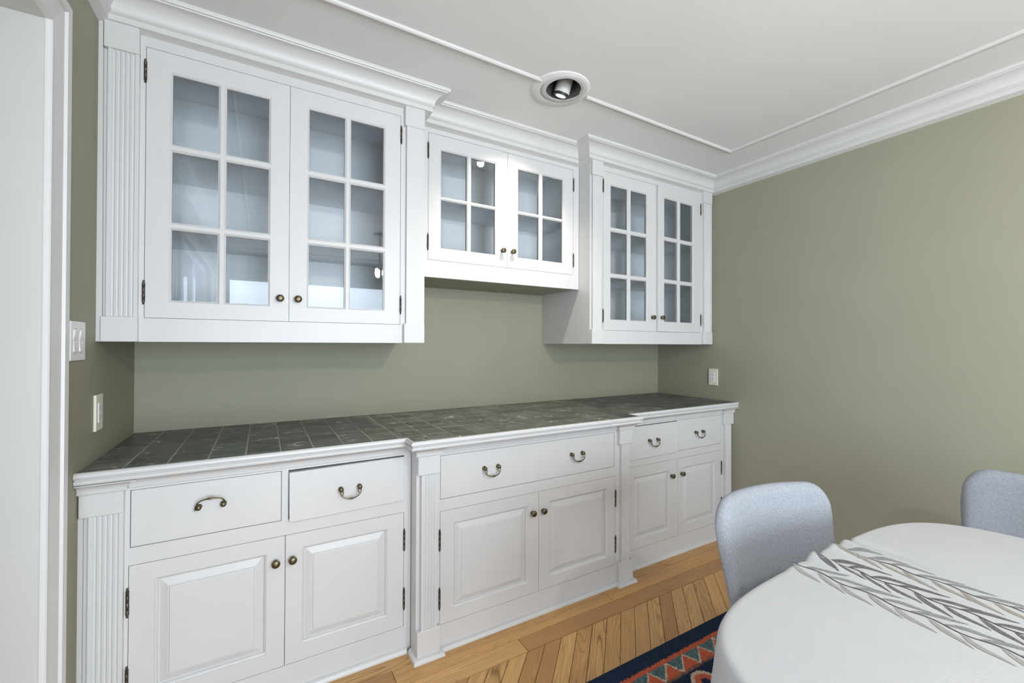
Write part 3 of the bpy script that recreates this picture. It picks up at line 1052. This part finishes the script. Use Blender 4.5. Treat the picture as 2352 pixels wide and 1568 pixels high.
# ------------------------------------------------------------------ tiled countertop
CT = thing('tiled_countertop', 'dark slate tiled countertop with white moulded edge along the back wall', 'countertop', ((XL + XR) / 2, 2.1, ZT))
TEL, TEM = 1.752, 1.663        # tile edge of the side parts / the middle part
XA, XB = 0.520, 1.775
outline = [(XL + 0.001, YB - 0.001), (XL + 0.001, TEL), (XA, TEL), (XA, TEM), (XB, TEM), (XB, TEL), (XR - 0.001, TEL), (XR - 0.001, YB - 0.001)]
obj('grout_bed', MB().prism(outline, ZT, 0.9085), GROUT, CT)
LIP = [(-0.006, 0.873), (0.003, 0.873), (0.010, 0.877), (0.0115, 0.882), (0.009, 0.887), (0.0045, 0.8885), (0.0045, 0.8905), (0.011, 0.894), (0.0135, 0.900),
       (0.0125, 0.906), (0.008, 0.9105), (0.002, 0.912), (0.0, 0.911), (0.0, 0.9), (-0.006, 0.9)]
obj('edge_moulding', MB().sweep([(XL + 0.001, TEL), (XA, TEL), (XA, TEM), (XB, TEM), (XB, TEL), (XR - 0.001, TEL)], LIP), PAINT, CT, smooth=True, angle=30)
COVE = [(-0.002, 0.838), (0.005, 0.838), (0.0075, 0.8405), (0.0075, 0.8445), (0.005, 0.847), (0.006, 0.852), (0.010, 0.859), (0.017, 0.865),
        (0.026, 0.8685), (0.031, 0.870), (0.032, 0.8735), (-0.002, 0.8735)]
# filler board between cove and lip, then the cove with its breaks over the pilasters
bed = [(XL + 0.001, 1.838), (XL + 0.001, TEL + 0.005), (XA + 0.005, TEL + 0.005), (XA + 0.005, TEM + 0.005), (XB - 0.005, TEM + 0.005), (XB - 0.005, TEL + 0.005), (XR - 0.001, TEL + 0.005), (XR - 0.001, 1.838), (1.7675, 1.838), (1.7675, 1.768), (0.5485, 1.768), (0.5485, 1.838)]
obj('edge_board', MB().prism(bed, 0.8725, 0.8995), PAINT, CT)
yl_, yp_, ym_, yq_ = YLb, YPL - PB, YMb, YPM - PB
obj('cove_moulding', MB().sweep([(XL + 0.001, yp_), (-0.372, yp_), (-0.372, yl_), (0.548, yl_), (0.548, yq_), (0.6495, yq_), (0.6495, ym_),
                                 (1.6635, ym_), (1.6635, yq_), (1.767, yq_), (1.767, yl_), (2.6915, yl_), (2.6915, yp_), (XR - 0.001, yp_)], COVE), PAINT, CT, smooth=True, angle=30)
# tiles
PT = 0.1086
gr = 0.0046
_tc = {}
xs = [-0.376 + PT * k for k in range(-1, 31)]
ys = [1.787 + PT * k for k in range(-2, 7)]
for i in range(len(xs) - 1):
    for j in range(len(ys) - 1):
        mid = (xs[i] + xs[i + 1]) / 2
        ax0, ax1 = max(xs[i] + gr / 2, XL + 0.003), min(xs[i + 1] - gr / 2, XR - 0.003)
        if ax1 - ax0 < 0.012:
            continue
        pieces = []
        # cut at the step of the front edge
        if ax0 < XA < ax1:
            pieces = [(ax0, XA, TEL), (XA, ax1, TEM)]
        elif ax0 < XB < ax1:
            pieces = [(ax0, XB, TEM), (XB, ax1, TEL)]
        else:
            pieces = [(ax0, ax1, TEM if XA < mid < XB else TEL)]
        for (p0, p1, te) in pieces:
            ay0, ay1 = max(ys[j] + gr / 2, te + 0.002), min(ys[j + 1] - gr / 2, YB - 0.006)
            if ay1 - ay0 < 0.008 or p1 - p0 < 0.006:
                continue
            k = (round(p1 - p0, 4), round(ay1 - ay0, 4))
            if k not in _tc:
                w, h = k[0] / 2, k[1] / 2
                _tc[k] = mesh_of('tile', MB().box(-w, w, -h, h, -0.004, 0.0015), TILE, bevel=0.0010, center=(0, 0, 0))[0]
            link('tile', _tc[k], ((p0 + p1) / 2, (ay0 + ay1) / 2, 0.9085 + random.uniform(-0.0003, 0.0003)), CT)

# ------------------------------------------------------------------ plates on the walls
def outlet_face(mb, c, n, u, s, mi_slot):
    pass


# two-gang switch plate on the left wall
t = thing('light_switch_plate', 'white double light switch plate beside the door casing', 'light switch', (XL, 1.752, 1.247))
obj('plate', MB().box(XL, XL + 0.0065, 1.6945, 1.8105, 1.247, 1.363), PLATE, t, bevel=0.002, bseg=2)
for yc in (1.729, 1.776):
    obj('switch', MB().prism([(XL + 0.006, 1.2735), (XL + 0.0095, 1.274), (XL + 0.007, 1.305), (XL + 0.0115, 1.336), (XL + 0.006, 1.3365)], yc - 0.0165, yc + 0.0165, 'y'), PLATE, t)
    obj('dimmer_slot', MB().box(XL + 0.0062, XL + 0.0068, yc - 0.012, yc + 0.012, 1.3405, 1.3425), GREYP, t)
    obj('dimmer_slot', MB().box(XL + 0.0062, XL + 0.0068, yc - 0.012, yc + 0.012, 1.2675, 1.2695), GREYP, t)
    for z in (1.354, 1.256):
        obj('screw', MB().lathe([(0.003, 0), (0.003, 0.0012), (0.0015, 0.0016)], 10, 'z'), GREYP, t, center=None).location = (XL + 0.0068 - wpos(t).x, yc - wpos(t).y, z - wpos(t).z)


def receptacle(t, side, yc, z0, z1, plate, face, w=0.035):
    """duplex outlet on a side wall; side=+1 left wall facing +x, -1 right wall facing -x"""
    X = XL if side > 0 else XR
    def bx(d0, d1, y0, y1, a, b_):
        return MB().box(min(X + side * d0, X + side * d1), max(X + side * d0, X + side * d1), y0, y1, a, b_)
    obj('plate', bx(0.0005, 0.0085, yc - w, yc + w, z0, z1), plate, t, bevel=0.0022, bseg=2)
    zm = (z0 + z1) / 2
    f = obj('receptacle_face', bx(0.0080, 0.0105, yc - 0.0165, yc + 0.0165, zm - 0.0335, zm + 0.0335), face, t, bevel=0.0008)
    for zz in (zm + 0.018, zm - 0.013):
        for dy, hh in ((-0.0055, 0.0045), (0.0055, 0.0055)):
            obj('slot', bx(0.0104, 0.0108, yc + dy - 0.0009, yc + dy + 0.0009, zz - hh, zz + hh), SLOT, f)
        obj('ground_hole', bx(0.0104, 0.0108, yc - 0.002, yc + 0.002, zz - 0.0125, zz - 0.0085), SLOT, f)
    for zz in (z1 - 0.010, z0 + 0.010):
        obj('screw', bx(0.0084, 0.0089, yc - 0.002, yc + 0.002, zz - 0.002, zz + 0.002), GREYP, t)


t = thing('wall_outlet', 'cream wall plate on the short left wall above the counter', 'outlet', (XL, 1.945, 1.006))
receptacle(t, 1, 1.943, 1.006, 1.127, CREAM, PLATE)
t = thing('wall_outlet', 'pale duplex outlet on the right olive wall above the counter corner', 'outlet', (XR, 1.928, 1.012))
receptacle(t, -1, 1.928, 1.012, 1.130, CREAM, PLATE)

# ------------------------------------------------------------------ recessed lamp
RL = thing('recessed_ceiling_lamp', 'recessed ceiling spotlight with a tilted white lamp in a grey can', 'ceiling light', (LX, LY, ZC))
def ring(r0, r1, z0, z1, seg=56, ox=0, oy=0):
    mb = MB()
    pr = [(r0, z0), (r1 - 0.004, z0), (r1, z0 + 0.003), (r1, z1), (r0, z1)]
    vs, fs = [], []
    for r, z in pr:
        for k in range(seg):
            a = 2 * PI * k / seg
            vs.append((LX + ox + r * math.cos(a), LY + oy + r * math.sin(a), z))
    q = len(pr)
    for i in range(q):
        i2 = (i + 1) % q
        for k in range(seg):
            k2 = (k + 1) % seg
            fs.append((i * seg + k, i * seg + k2, i2 * seg + k2, i2 * seg + k))
    return mb.add(vs, fs)
obj('plaster_patch', ring(0.095, 0.135, ZC - 0.006, ZC + 0.001, ox=-0.008, oy=0.020), CEIL, RL, smooth=True)
obj('trim_ring', ring(0.0845, 0.104, ZC - 0.010, ZC + 0.001), TRIM, RL, smooth=True)
mb = MB()
seg = 48
prof = [(0.0843, -0.006), (0.0840, 0.004), (0.0800, 0.012), (0.0795, 0.060), (0.0760, 0.075), (0.0755, 0.115), (0.0, 0.118)]
vs, fs = [], []
for r, h in prof:
    for k in range(seg):
        a = 2 * PI * k / seg
        vs.append((LX + max(r, 0.001) * math.cos(a), LY + max(r, 0.001) * math.sin(a), ZC + h))
for i in range(len(prof) - 1):
    for k in range(seg):
        k2 = (k + 1) % seg
        fs.append((i * seg + k, i * seg + k2, (i + 1) * seg + k2, (i + 1) * seg + k))
mb.add(vs, fs)
can = obj('can', mb, CANMETAL, RL, smooth=True, recalc=False)
# the tilting lamp head
AX = Vector((-0.12, 0.34, -0.93)).normalized()
BASE = Vector((1.203, 1.622, 2.466)) - AX * 0.092
rotm = AX.to_track_quat('Z', 'Y').to_matrix().to_4x4()
def head(prof, mat, name, par):
    me, _ = mesh_of(name, MB().lathe(prof, 36, 'z'), mat, smooth=True, center=(0, 0, 0), angle=40)
    o = link(name, me, BASE, par)
    o.rotation_euler = rotm.to_euler()
    return o
LEN = 0.092
lh = head([(0.012, -0.012), (0.032, -0.006), (0.0365, 0.004), (0.0365, LEN - 0.012), (0.030, LEN - 0.012)], TRIM, 'lamp_head', RL)
head([(0.0335, LEN - 0.0125), (0.0372, LEN - 0.0125), (0.0372, LEN - 0.003), (0.0330, LEN - 0.003)], BLACK, 'lamp_rim', RL)
m, nt, bs = new_mat('lamp_lens')
bs.inputs['Base Color'].default_value = (0.9, 0.9, 0.88, 1)
bs.inputs['Emission Color'].default_value = (1.0, 0.94, 0.85, 1)
bs.inputs['Emission Strength'].default_value = 1.2
head([(0.0328, LEN - 0.006), (0.0328, LEN - 0.004), (0.020, LEN - 0.0025), (0.002, LEN - 0.002)], m, 'lens', RL)
for s in (-1, 1):
    obj('yoke_arm', MB().box(1.209 + s * 0.041 - 0.0015, 1.209 + s * 0.041 + 0.0015, LY + 0.004, LY + 0.026, ZC + 0.040, ZC + 0.112), BLACK, RL)
sp = bpy.data.lights.new('spot_beam', 'SPOT')
sp.energy = 32
sp.color = (1.0, 0.90, 0.76)
sp.spot_size = R(92)
sp.spot_blend = 0.9
sp.shadow_soft_size = 0.022
so = bpy.data.objects.new('spot_beam', sp)
COL.objects.link(so)
so.location = BASE + AX * (LEN + 0.004) - wpos(RL)
AIM = Vector((-0.03, 0.42, -0.74)).normalized()
so.rotation_euler = (-AIM).to_track_quat('Z', 'Y').to_euler()
so.parent = RL

# ------------------------------------------------------------------ chandelier behind the camera (mirrored in the cabinet glass)
PX_, PY_, PZ_ = 1.08, -0.80, 2.06
PL = thing('chandelier', 'small brass chandelier with three frosted bulbs over the room', 'chandelier', (PX_, PY_, ZC))
obj('canopy', MB().lathe([(0.06, ZC - 0.022), (0.064, ZC - 0.012), (0.064, ZC)], 28, 'z', (PX_, PY_, 0)), BRASS, PL, smooth=True)
obj('rod', MB().tube([(PX_, PY_, ZC - 0.02), (PX_, PY_, PZ_ + 0.06)], 0.006, 10), BRASS, PL, smooth=True)
m, nt, bs = new_mat('frosted_globe')
bs.inputs['Base Color'].default_value = (0.9, 0.9, 0.88, 1)
bs.inputs['Emission Color'].default_value = (1.0, 0.965, 0.92, 1)
bs.inputs['Emission Strength'].default_value = CHW
for k in range(3):
    a = 2 * PI * k / 3 + 0.4
    gx_, gy_ = PX_ + 0.045 * math.cos(a), PY_ + 0.045 * math.sin(a)
    obj('arm', MB().tube([(PX_, PY_, PZ_ + 0.065), (PX_ + 0.03 * math.cos(a), PY_ + 0.03 * math.sin(a), PZ_ + 0.075), (gx_, gy_, PZ_ + 0.045)], 0.005, 8), BRASS, PL, smooth=True)
    gm = [(0.008, PZ_ + 0.045), (0.014, PZ_ + 0.036), (0.0165, PZ_ + 0.015), (0.0165, PZ_ - 0.01), (0.013, PZ_ - 0.030), (0.006, PZ_ - 0.042), (0.001, PZ_ - 0.045)]
    obj('bulb', MB().lathe(gm, 24, 'z', (gx_, gy_, 0)), m, PL, smooth=True)

# ------------------------------------------------------------------ rug
RX0, RX1, RY0, RY1, RT = 0.42, 2.62, -0.62, 1.278, 0.012
def rug_color(u, v):
    """u: along the edge, v: distance in from the edge (arrays)"""
    rng = np.random.default_rng(3)
    j = rng.normal(0, 0.0013, u.shape)
    uu, vv = u + rng.normal(0, 0.0016, u.shape), v + j
    navy = np.array((0.016, 0.026, 0.052)); red = np.array((0.46, 0.10, 0.05)); teal = np.array((0.085, 0.135, 0.145))
    cream = np.array((0.50, 0.40, 0.30)); brown = np.array((0.16, 0.09, 0.06))
    c = np.tile(navy, (*u.shape, 1)) * rng.uniform(0.75, 1.3, (*u.shape, 1))
    def put(mask, col, s=0.25):
        c[mask] = col * rng.uniform(1 - s, 1 + s, (int(mask.sum()), 1))
    put((vv > 0.072) & (vv < 0.091), red, 0.15)
    z = (vv > 0.091) & (vv < 0.158)
    h = (vv - 0.091) / 0.067
    tri = np.abs(((uu / 0.1007) % 1.0) - 0.5) * 2      # 0 at centre, 1 at the ends
    # skewed red tooth pointing to the edge
    ph = ((uu + 0.022 * h) / 0.1007) % 1.0
    tooth = np.abs(ph - 0.5) * 2
    put(z, teal, 0.45)
    put(z & (tooth < h * 0.98), red, 0.15)
    put(z & (np.abs(tooth - h * 0.98) < 0.085), cream, 0.15)
    put((vv > 0.158) & (vv < 0.168), brown, 0.3)
    r = np.sqrt((((uu / 0.16) % 1.0 - 0.5) * 0.16) ** 2 + (vv - 0.235) ** 2)
    inn = (vv > 0.168) & (vv < 0.31)
    put(inn & (r < 0.058), cream, 0.15)
    put(inn & (r < 0.044), red, 0.15)
    put(inn & (r < 0.020), navy)
    put((vv > 0.31) & (vv < 0.325), red, 0.15)
    core = vv > 0.325
    put(core, np.array((0.30, 0.07, 0.045)), 0.2)
    rr = np.sqrt((((uu / 0.22) % 1.0 - 0.5) * 0.22) ** 2 + (((vv / 0.22) % 1.0 - 0.5) * 0.22) ** 2)
    put(core & (rr < 0.06), navy)
    put(core & (rr < 0.03), cream, 0.15)
    return c
st = 0.0045
nx, ny = int((RX1 - RX0) / st), int((RY1 - RY0) / st)
gx = np.linspace(RX0, RX1, nx)
gy = np.linspace(RY0, RY1, ny)
GX, GY = np.meshgrid(gx, gy)
rng = np.random.default_rng(1)
GZ = RT + rng.normal(0, 0.0006, GX.shape)
edge = np.minimum.reduce([GX - RX0, RX1 - GX, GY - RY0, RY1 - GY])
GZ = np.where(edge < 0.0005, 0.0012, GZ)
GZ = np.where((edge >= 0.0005) & (edge < 0.006), RT - 0.003, GZ)
vx, vy = np.minimum(GX - RX0, RX1 - GX), np.minimum(GY - RY0, RY1 - GY)
V = np.minimum(vx, vy)
U = np.where(vy <= vx, GX, GY)
U = U + (0.1007 * 0.5 - (1.313 % 0.1007))
colr = rug_color(U, V)
me = bpy.data.meshes.new('rug')
nv = nx * ny
me.vertices.add(nv)
me.vertices.foreach_set('co', np.stack([GX - 1.52, GY - 0.33, GZ], -1).reshape(-1).astype(np.float32))
idx = np.arange(nv).reshape(ny, nx)
q = np.stack([idx[:-1, :-1], idx[:-1, 1:], idx[1:, 1:], idx[1:, :-1]], -1).reshape(-1, 4)
me.loops.add(q.size)
me.loops.foreach_set('vertex_index', q.reshape(-1).astype(np.int32))
me.polygons.add(len(q))
me.polygons.foreach_set('loop_start', np.arange(0, q.size, 4, dtype=np.int32))
me.update()
me.validate()
ca = me.color_attributes.new('pattern', 'FLOAT_COLOR', 'POINT')
ca.data.foreach_set('color', np.concatenate([colr, np.ones((*U.shape, 1))], -1).reshape(-1).astype(np.float32))
m, nt, bs = new_mat('wool_rug')
at = N(nt, 'ShaderNodeAttribute', attribute_name='pattern')
no = N(nt, 'ShaderNodeTexNoise')
no.inputs['Scale'].default_value = 260
mu = N(nt, 'ShaderNodeMix', data_type='RGBA', blend_type='MULTIPLY')
mu.inputs['Factor'].default_value = 0.5
tc = N(nt, 'ShaderNodeTexCoord')
nt.links.new(tc.outputs['Object'], no.inputs['Vector'])
rr_ = ramp(nt, [(0.3, (0.55, 0.55, 0.55)), (0.7, (1.3, 1.3, 1.3))])
nt.links.new(no.outputs['Fac'], rr_.inputs['Fac'])
nt.links.new(at.outputs['Color'], mu.inputs['A'])
nt.links.new(rr_.outputs['Color'], mu.inputs['B'])
nt.links.new(mu.outputs['Result'], bs.inputs['Base Color'])
bs.inputs['Roughness'].default_value = 1.0
bs.inputs['Specular IOR Level'].default_value = 0.1
me.materials.append(m)
rug = link('rug', me, (1.52, 0.33, 0.0005))
tag(rug, 'navy and red patterned wool rug under the dining table', 'rug')

# ------------------------------------------------------------------ dining table and cloth
TCX, TCY, TA, TBB, TN, TZ = 1.258, 0.110, 0.610, 0.452, 4.2, 0.757


def sup(a, rx, ry, n=TN):
    c, s = math.cos(a), math.sin(a)
    k = (abs(c / rx) ** n + abs(s / ry) ** n) ** (-1.0 / n)
    return k * c, k * s


tb = thing('dining_table', 'dining table hidden under the white cloth', 'table', (TCX, TCY, 0.016))
poly = [(TCX + p[0], TCY + p[1]) for p in (sup(2 * PI * k / 64, TA - 0.008, TBB - 0.008) for k in range(64))]
obj('table_top', MB().prism(poly, TZ - 0.046, TZ - 0.017), TABLEWOOD, tb, smooth=True)
b = MB()
for s1 in (-1, 1):
    b.box(TCX - 0.46, TCX + 0.46, TCY + s1 * 0.30 - 0.01, TCY + s1 * 0.30 + 0.01, TZ - 0.12, TZ - 0.046)
    b.box(TCX + s1 * 0.46 - 0.01, TCX + s1 * 0.46 + 0.01, TCY - 0.30, TCY + 0.30, TZ - 0.12, TZ - 0.046)
obj('apron', b, TABLEWOOD, tb)
for sx in (-1, 1):
    for sy in (-1, 1):
        obj('leg', MB().lathe([(0.018, 0.0160), (0.030, TZ - 0.046)], 16, 'z', (TCX + sx * 0.45, TCY + sy * 0.29, 0)), TABLEWOOD, tb, smooth=True)


def ripple(x, y):
    """soft folds where the cloth is bunched at the far edge"""
    e = max(0.0, min(1.0, (y - 0.36) / 0.20))
    w = math.exp(-((x - 1.27) / 0.14) ** 4) * e ** 1.5
    r = 0.5 * math.sin((x - 1.20 + 0.25 * (0.56 - y)) * 2 * PI / 0.092) + 0.35 * math.sin((x - 1.10) * 2 * PI / 0.055 + (0.56 - y) * 20)
    g = -math.exp(-((x - 1.425) / 0.012) ** 2) * e * 0.9         # sharp tuck
    return 0.0125 * w * r + 0.010 * g + 0.005 * w


def cloth_top(x, y):
    return TZ + 0.0005 + ripple(x, y) + 0.0007 * math.sin(x * 7 + 1) * math.sin(y * 9)


cm = MB()
NS = 256
rings = []
fr = [0.0, 0.12, 0.25, 0.38, 0.50, 0.60, 0.68, 0.74, 0.79, 0.83, 0.865, 0.895, 0.92, 0.942, 0.962, 0.98, 0.992]
for f_ in fr[1:]:
    rg_ = []
    for k in range(NS):
        px, py = sup(2 * PI * k / NS, TA, TBB)
        x, y = TCX + px * f_, TCY + py * f_
        rg_.append((x, y, cloth_top(x, y)))
    rings.append(rg_)
drop = [(0.0, -0.0012), (0.005, -0.005), (0.0085, -0.012), (0.010, -0.024), (0.011, -0.05), (0.012, -0.09), (0.014, -0.14), (0.016, -0.20), (0.018, -0.26), (0.019, -0.31)]
for (o_, dz) in drop:
    rg_ = []
    for k in range(NS):
        a = 2 * PI * k / NS
        px, py = sup(a, TA, TBB)
        l = math.hypot(px, py)
        fold = min(1.0, max(0.0, -dz - 0.015) / 0.22)
        cor = abs(math.sin(2 * math.atan2(py / TBB, px / TA))) ** 2
        w = fold * (0.010 + 0.022 * cor) * math.sin(a * 17 + 1.7 * math.sin(a * 3)) + fold * 0.008 * math.sin(a * 41)
        oo = o_ + w + fold * 0.012
        x, y = TCX + px + px / l * oo, TCY + py + py / l * oo
        ztop = cloth_top(TCX + px * 0.995, TCY + py * 0.995)
        rg_.append((x, y, ztop + dz))
    rings.append(rg_)
vs = [(TCX, TCY, cloth_top(TCX, TCY))]
for rg_ in rings:
    vs += rg_
fs = [(0, 1 + k, 1 + (k + 1) % NS) for k in range(NS)]
for i in range(len(rings) - 1):
    o_ = 1 + i * NS
    fs += [(o_ + k, o_ + NS + k, o_ + NS + (k + 1) % NS, o_ + (k + 1) % NS) for k in range(NS)]
cm.add(vs, fs)
tcl = obj('tablecloth', cm, CLOTH, smooth=True, angle=80)
tag(tcl, 'white tablecloth with a printed band of grey leaf sprigs', 'tablecloth')
md = tcl.modifiers.new('thickness', 'SOLIDIFY')
md.thickness = 0.0012
md.offset = -1

# printed leaf sprigs: flat ink shapes that follow the cloth surface
lv = MB()
YEND, YSTART = -0.345, 0.572


def emit(poly2, mi, lift=0.0007):
    """poly2: list of (left,right) pairs along the leaf"""
    vs, fs = [], []
    for (l, r) in poly2:
        for p in (l, r):
            vs.append((p[0], p[1], cloth_top(p[0], p[1]) + lift))
    for i in range(len(poly2) - 1):
        fs.append((2 * i, 2 * i + 1, 2 * i + 3, 2 * i + 2))
    lv.add(vs, fs, mi)


for si, (sx, mat_l, mat_r, ph) in enumerate(((1.145, 3, 0, 0.0), (1.240, 1, 1, 0.35), (1.342, 2, 0, 0.7))):
    amp, per = 0.0055, 0.098
    def stem(y, sx=sx, ph=ph):
        return sx + amp * math.sin((y + ph * per) * 2 * PI / per) + 0.012 * (0.35 - y) * (1 if y < 0.35 else -0.3)
    n = 190
    pr = []
    for i in range(n + 1):
        y = YSTART + (YEND - YSTART) * i / n
        pr.append(((stem(y) - 0.0017, y), (stem(y) + 0.0017, y)))
    emit(pr, 4, 0.0009)
    y = YSTART - 0.006
    kk = 0
    while y > YEND + 0.05:
        for side in (-1, 1):
            mi = mat_l if side < 0 else mat_r
            y0 = y - (0.0 if side < 0 else 0.022)
            ln = 0.074
            spread = 0.047 if side < 0 else 0.043
            pr = []
            m_ = 22
            for i in range(m_ + 1):
                t = i / m_
                cy_ = y0 - ln * t
                cx_ = stem(y0 - ln * t * 0.4) + side * spread * (t ** 0.85) + side * 0.004 * math.sin(t * 5)
                wd = 0.0078 * (math.sin(PI * min(1, t * 0.93 + 0.05)) ** 0.75) * (1 - 0.35 * t)
                # leaf cross direction
                dx, dy = side * spread, -ln
                l_ = math.hypot(dx, dy)
                nx_, ny_ = -dy / l_, dx / l_
                pr.append(((cx_ - nx_ * wd, cy_ - ny_ * wd), (cx_ + nx_ * wd, cy_ + ny_ * wd)))
            emit(pr, mi)
        y -= 0.049
        kk += 1
obj('leaf_print', lv, [P_GREY, P_DARK, P_TAN, P_BEIGE, P_STEM], tcl, label='grey, charcoal and tan printed leaf sprigs')

# ------------------------------------------------------------------ upholstered chairs
def back_surface(w_top, w_bot, z0, z1, depth, thick):
    """padded, wrapped-round chair back; local frame: x across, +y backwards, z up; returns MB"""
    nu, nvv = 30, 26
    def outline(u, v):
        # v 0..1 bottom..top, u -1..1 ; rounded top corners
        return u, v
    def P(u, v, side):
        z = z0 + (z1 - z0) * v
        hw = w_bot + (w_top - w_bot) * min(1, v * 1.15)
        x = hw * u
        # crown of the top edge and rounded upper corners
        cr = max(0.0, abs(u) - 0.68) / 0.32
        drop_ = (1 - math.sqrt(max(0.0, 1 - cr ** 2.3))) * 0.105 + 0.006 * u * u
        z = z0 + (z1 - drop_ - z0) * v
        curve = depth * (abs(u) ** 2.2)
        lean = 0.045 * v
        flare = -0.015 * (1 - v) ** 1.6 * abs(u) ** 3
        y = lean - curve + flare
        th = thick * (0.62 + 0.38 * (1 - abs(u) ** 6)) * (1 - 0.15 * v)
        # soften toward rim
        rim = min(1.0, (1 - abs(u)) / 0.07, (1 - v) / 0.08 + 0.0)
        rim = math.sqrt(max(0.0, 1 - (1 - min(1, rim)) ** 2))
        nx_ = 2.2 * depth * abs(u) ** 1.2 * (1 if u > 0 else -1) / max(hw, 0.01)
        nl = math.hypot(1, nx_)
        n_ = (nx_ / nl, 1 / nl)
        off = side * th / 2 * (0.04 + 0.96 * rim)
        return (x + n_[0] * off, y + n_[1] * off, z)
    mb = MB()
    vs = []
    us = [math.sin(PI / 2 * (2 * i / nu - 1)) for i in range(nu + 1)]
    vv = [math.sin(PI / 2 * j / nvv) for j in range(nvv + 1)]
    for side in (-1, 1):
        for j in range(nvv + 1):
            for i in range(nu + 1):
                vs.append(P(us[i], vv[j], side))
    W = nu + 1
    O = W * (nvv + 1)
    fs = []
    for j in range(nvv):
        for i in range(nu):
            a = j * W + i
            fs.append((a, a + 1, a + W + 1, a + W))
            fs.append((O + a, O + a + W, O + a + W + 1, O + a + 1))
    for i in range(nu):
        fs.append((i, O + i, O + i + 1, i + 1))
        a = nvv * W + i
        fs.append((a, a + 1, O + a + 1, O + a))
    for j in range(nvv):
        a = j * W
        fs.append((a, a + W, O + a + W, O + a))
        a = j * W + nu
        fs.append((a, O + a, O + a + W, a + W))
    return mb.add(vs, fs)


def chair(label, loc, rz):
    t = link('dining_chair', None, loc, None)
    tag(t, label, 'chair', 'grey upholstered dining chairs')
    t.rotation_euler = (0, 0, rz)
    def part(name, mb, mat, **kw):
        me, c = mesh_of(name, mb, mat, **kw)
        o = bpy.data.objects.new(name, me)
        COL.objects.link(o)
        o.parent = t
        o.location = c
        return o
    part('backrest', back_surface(0.262, 0.226, 0.40, 0.811, 0.060, 0.058), FABRIC, smooth=True, angle=75)
    # seat pad (rounded slab), the front lies toward -y
    mb = MB()
    rs = []
    for (k, z) in ((0.90, 0.402), (0.985, 0.410), (1.0, 0.425), (1.0, 0.462), (0.985, 0.476), (0.94, 0.486), (0.80, 0.490), (0.4, 0.491)):
        rg_ = []
        for i in range(48):
            p = sup(2 * PI * i / 48, 0.215 * k, 0.225 * k, 3.6)
            rg_.append((p[0], p[1] - 0.20, z))
        rs.append(rg_)
    vs = [p for rg_ in rs for p in rg_]
    fs = []
    for i in range(len(rs) - 1):
        fs += [(i * 48 + k, i * 48 + (k + 1) % 48, (i + 1) * 48 + (k + 1) % 48, (i + 1) * 48 + k) for k in range(48)]
    fs += [tuple(range(48)), tuple(range((len(rs) - 1) * 48, len(rs) * 48))]
    part('seat', mb.add(vs, fs), FABRIC, smooth=True, angle=60)
    for sx in (-1, 1):
        for (yy, sp_) in ((-0.36, -0.03), (-0.04, 0.04)):
            part('leg', MB().tube([(sx * 0.165, yy, 0.405), (sx * 0.190, yy + sp_, 0.0)], [0.016, 0.010], 14), WOODLEG, smooth=True)
    return t


chair('grey upholstered dining chair between the table and the cabinets', (1.456, 0.785, 0.0160), R(-8))
chair('grey upholstered dining chair at the table end by the olive wall', (2.368, 0.322, 0.0160), R(-106))
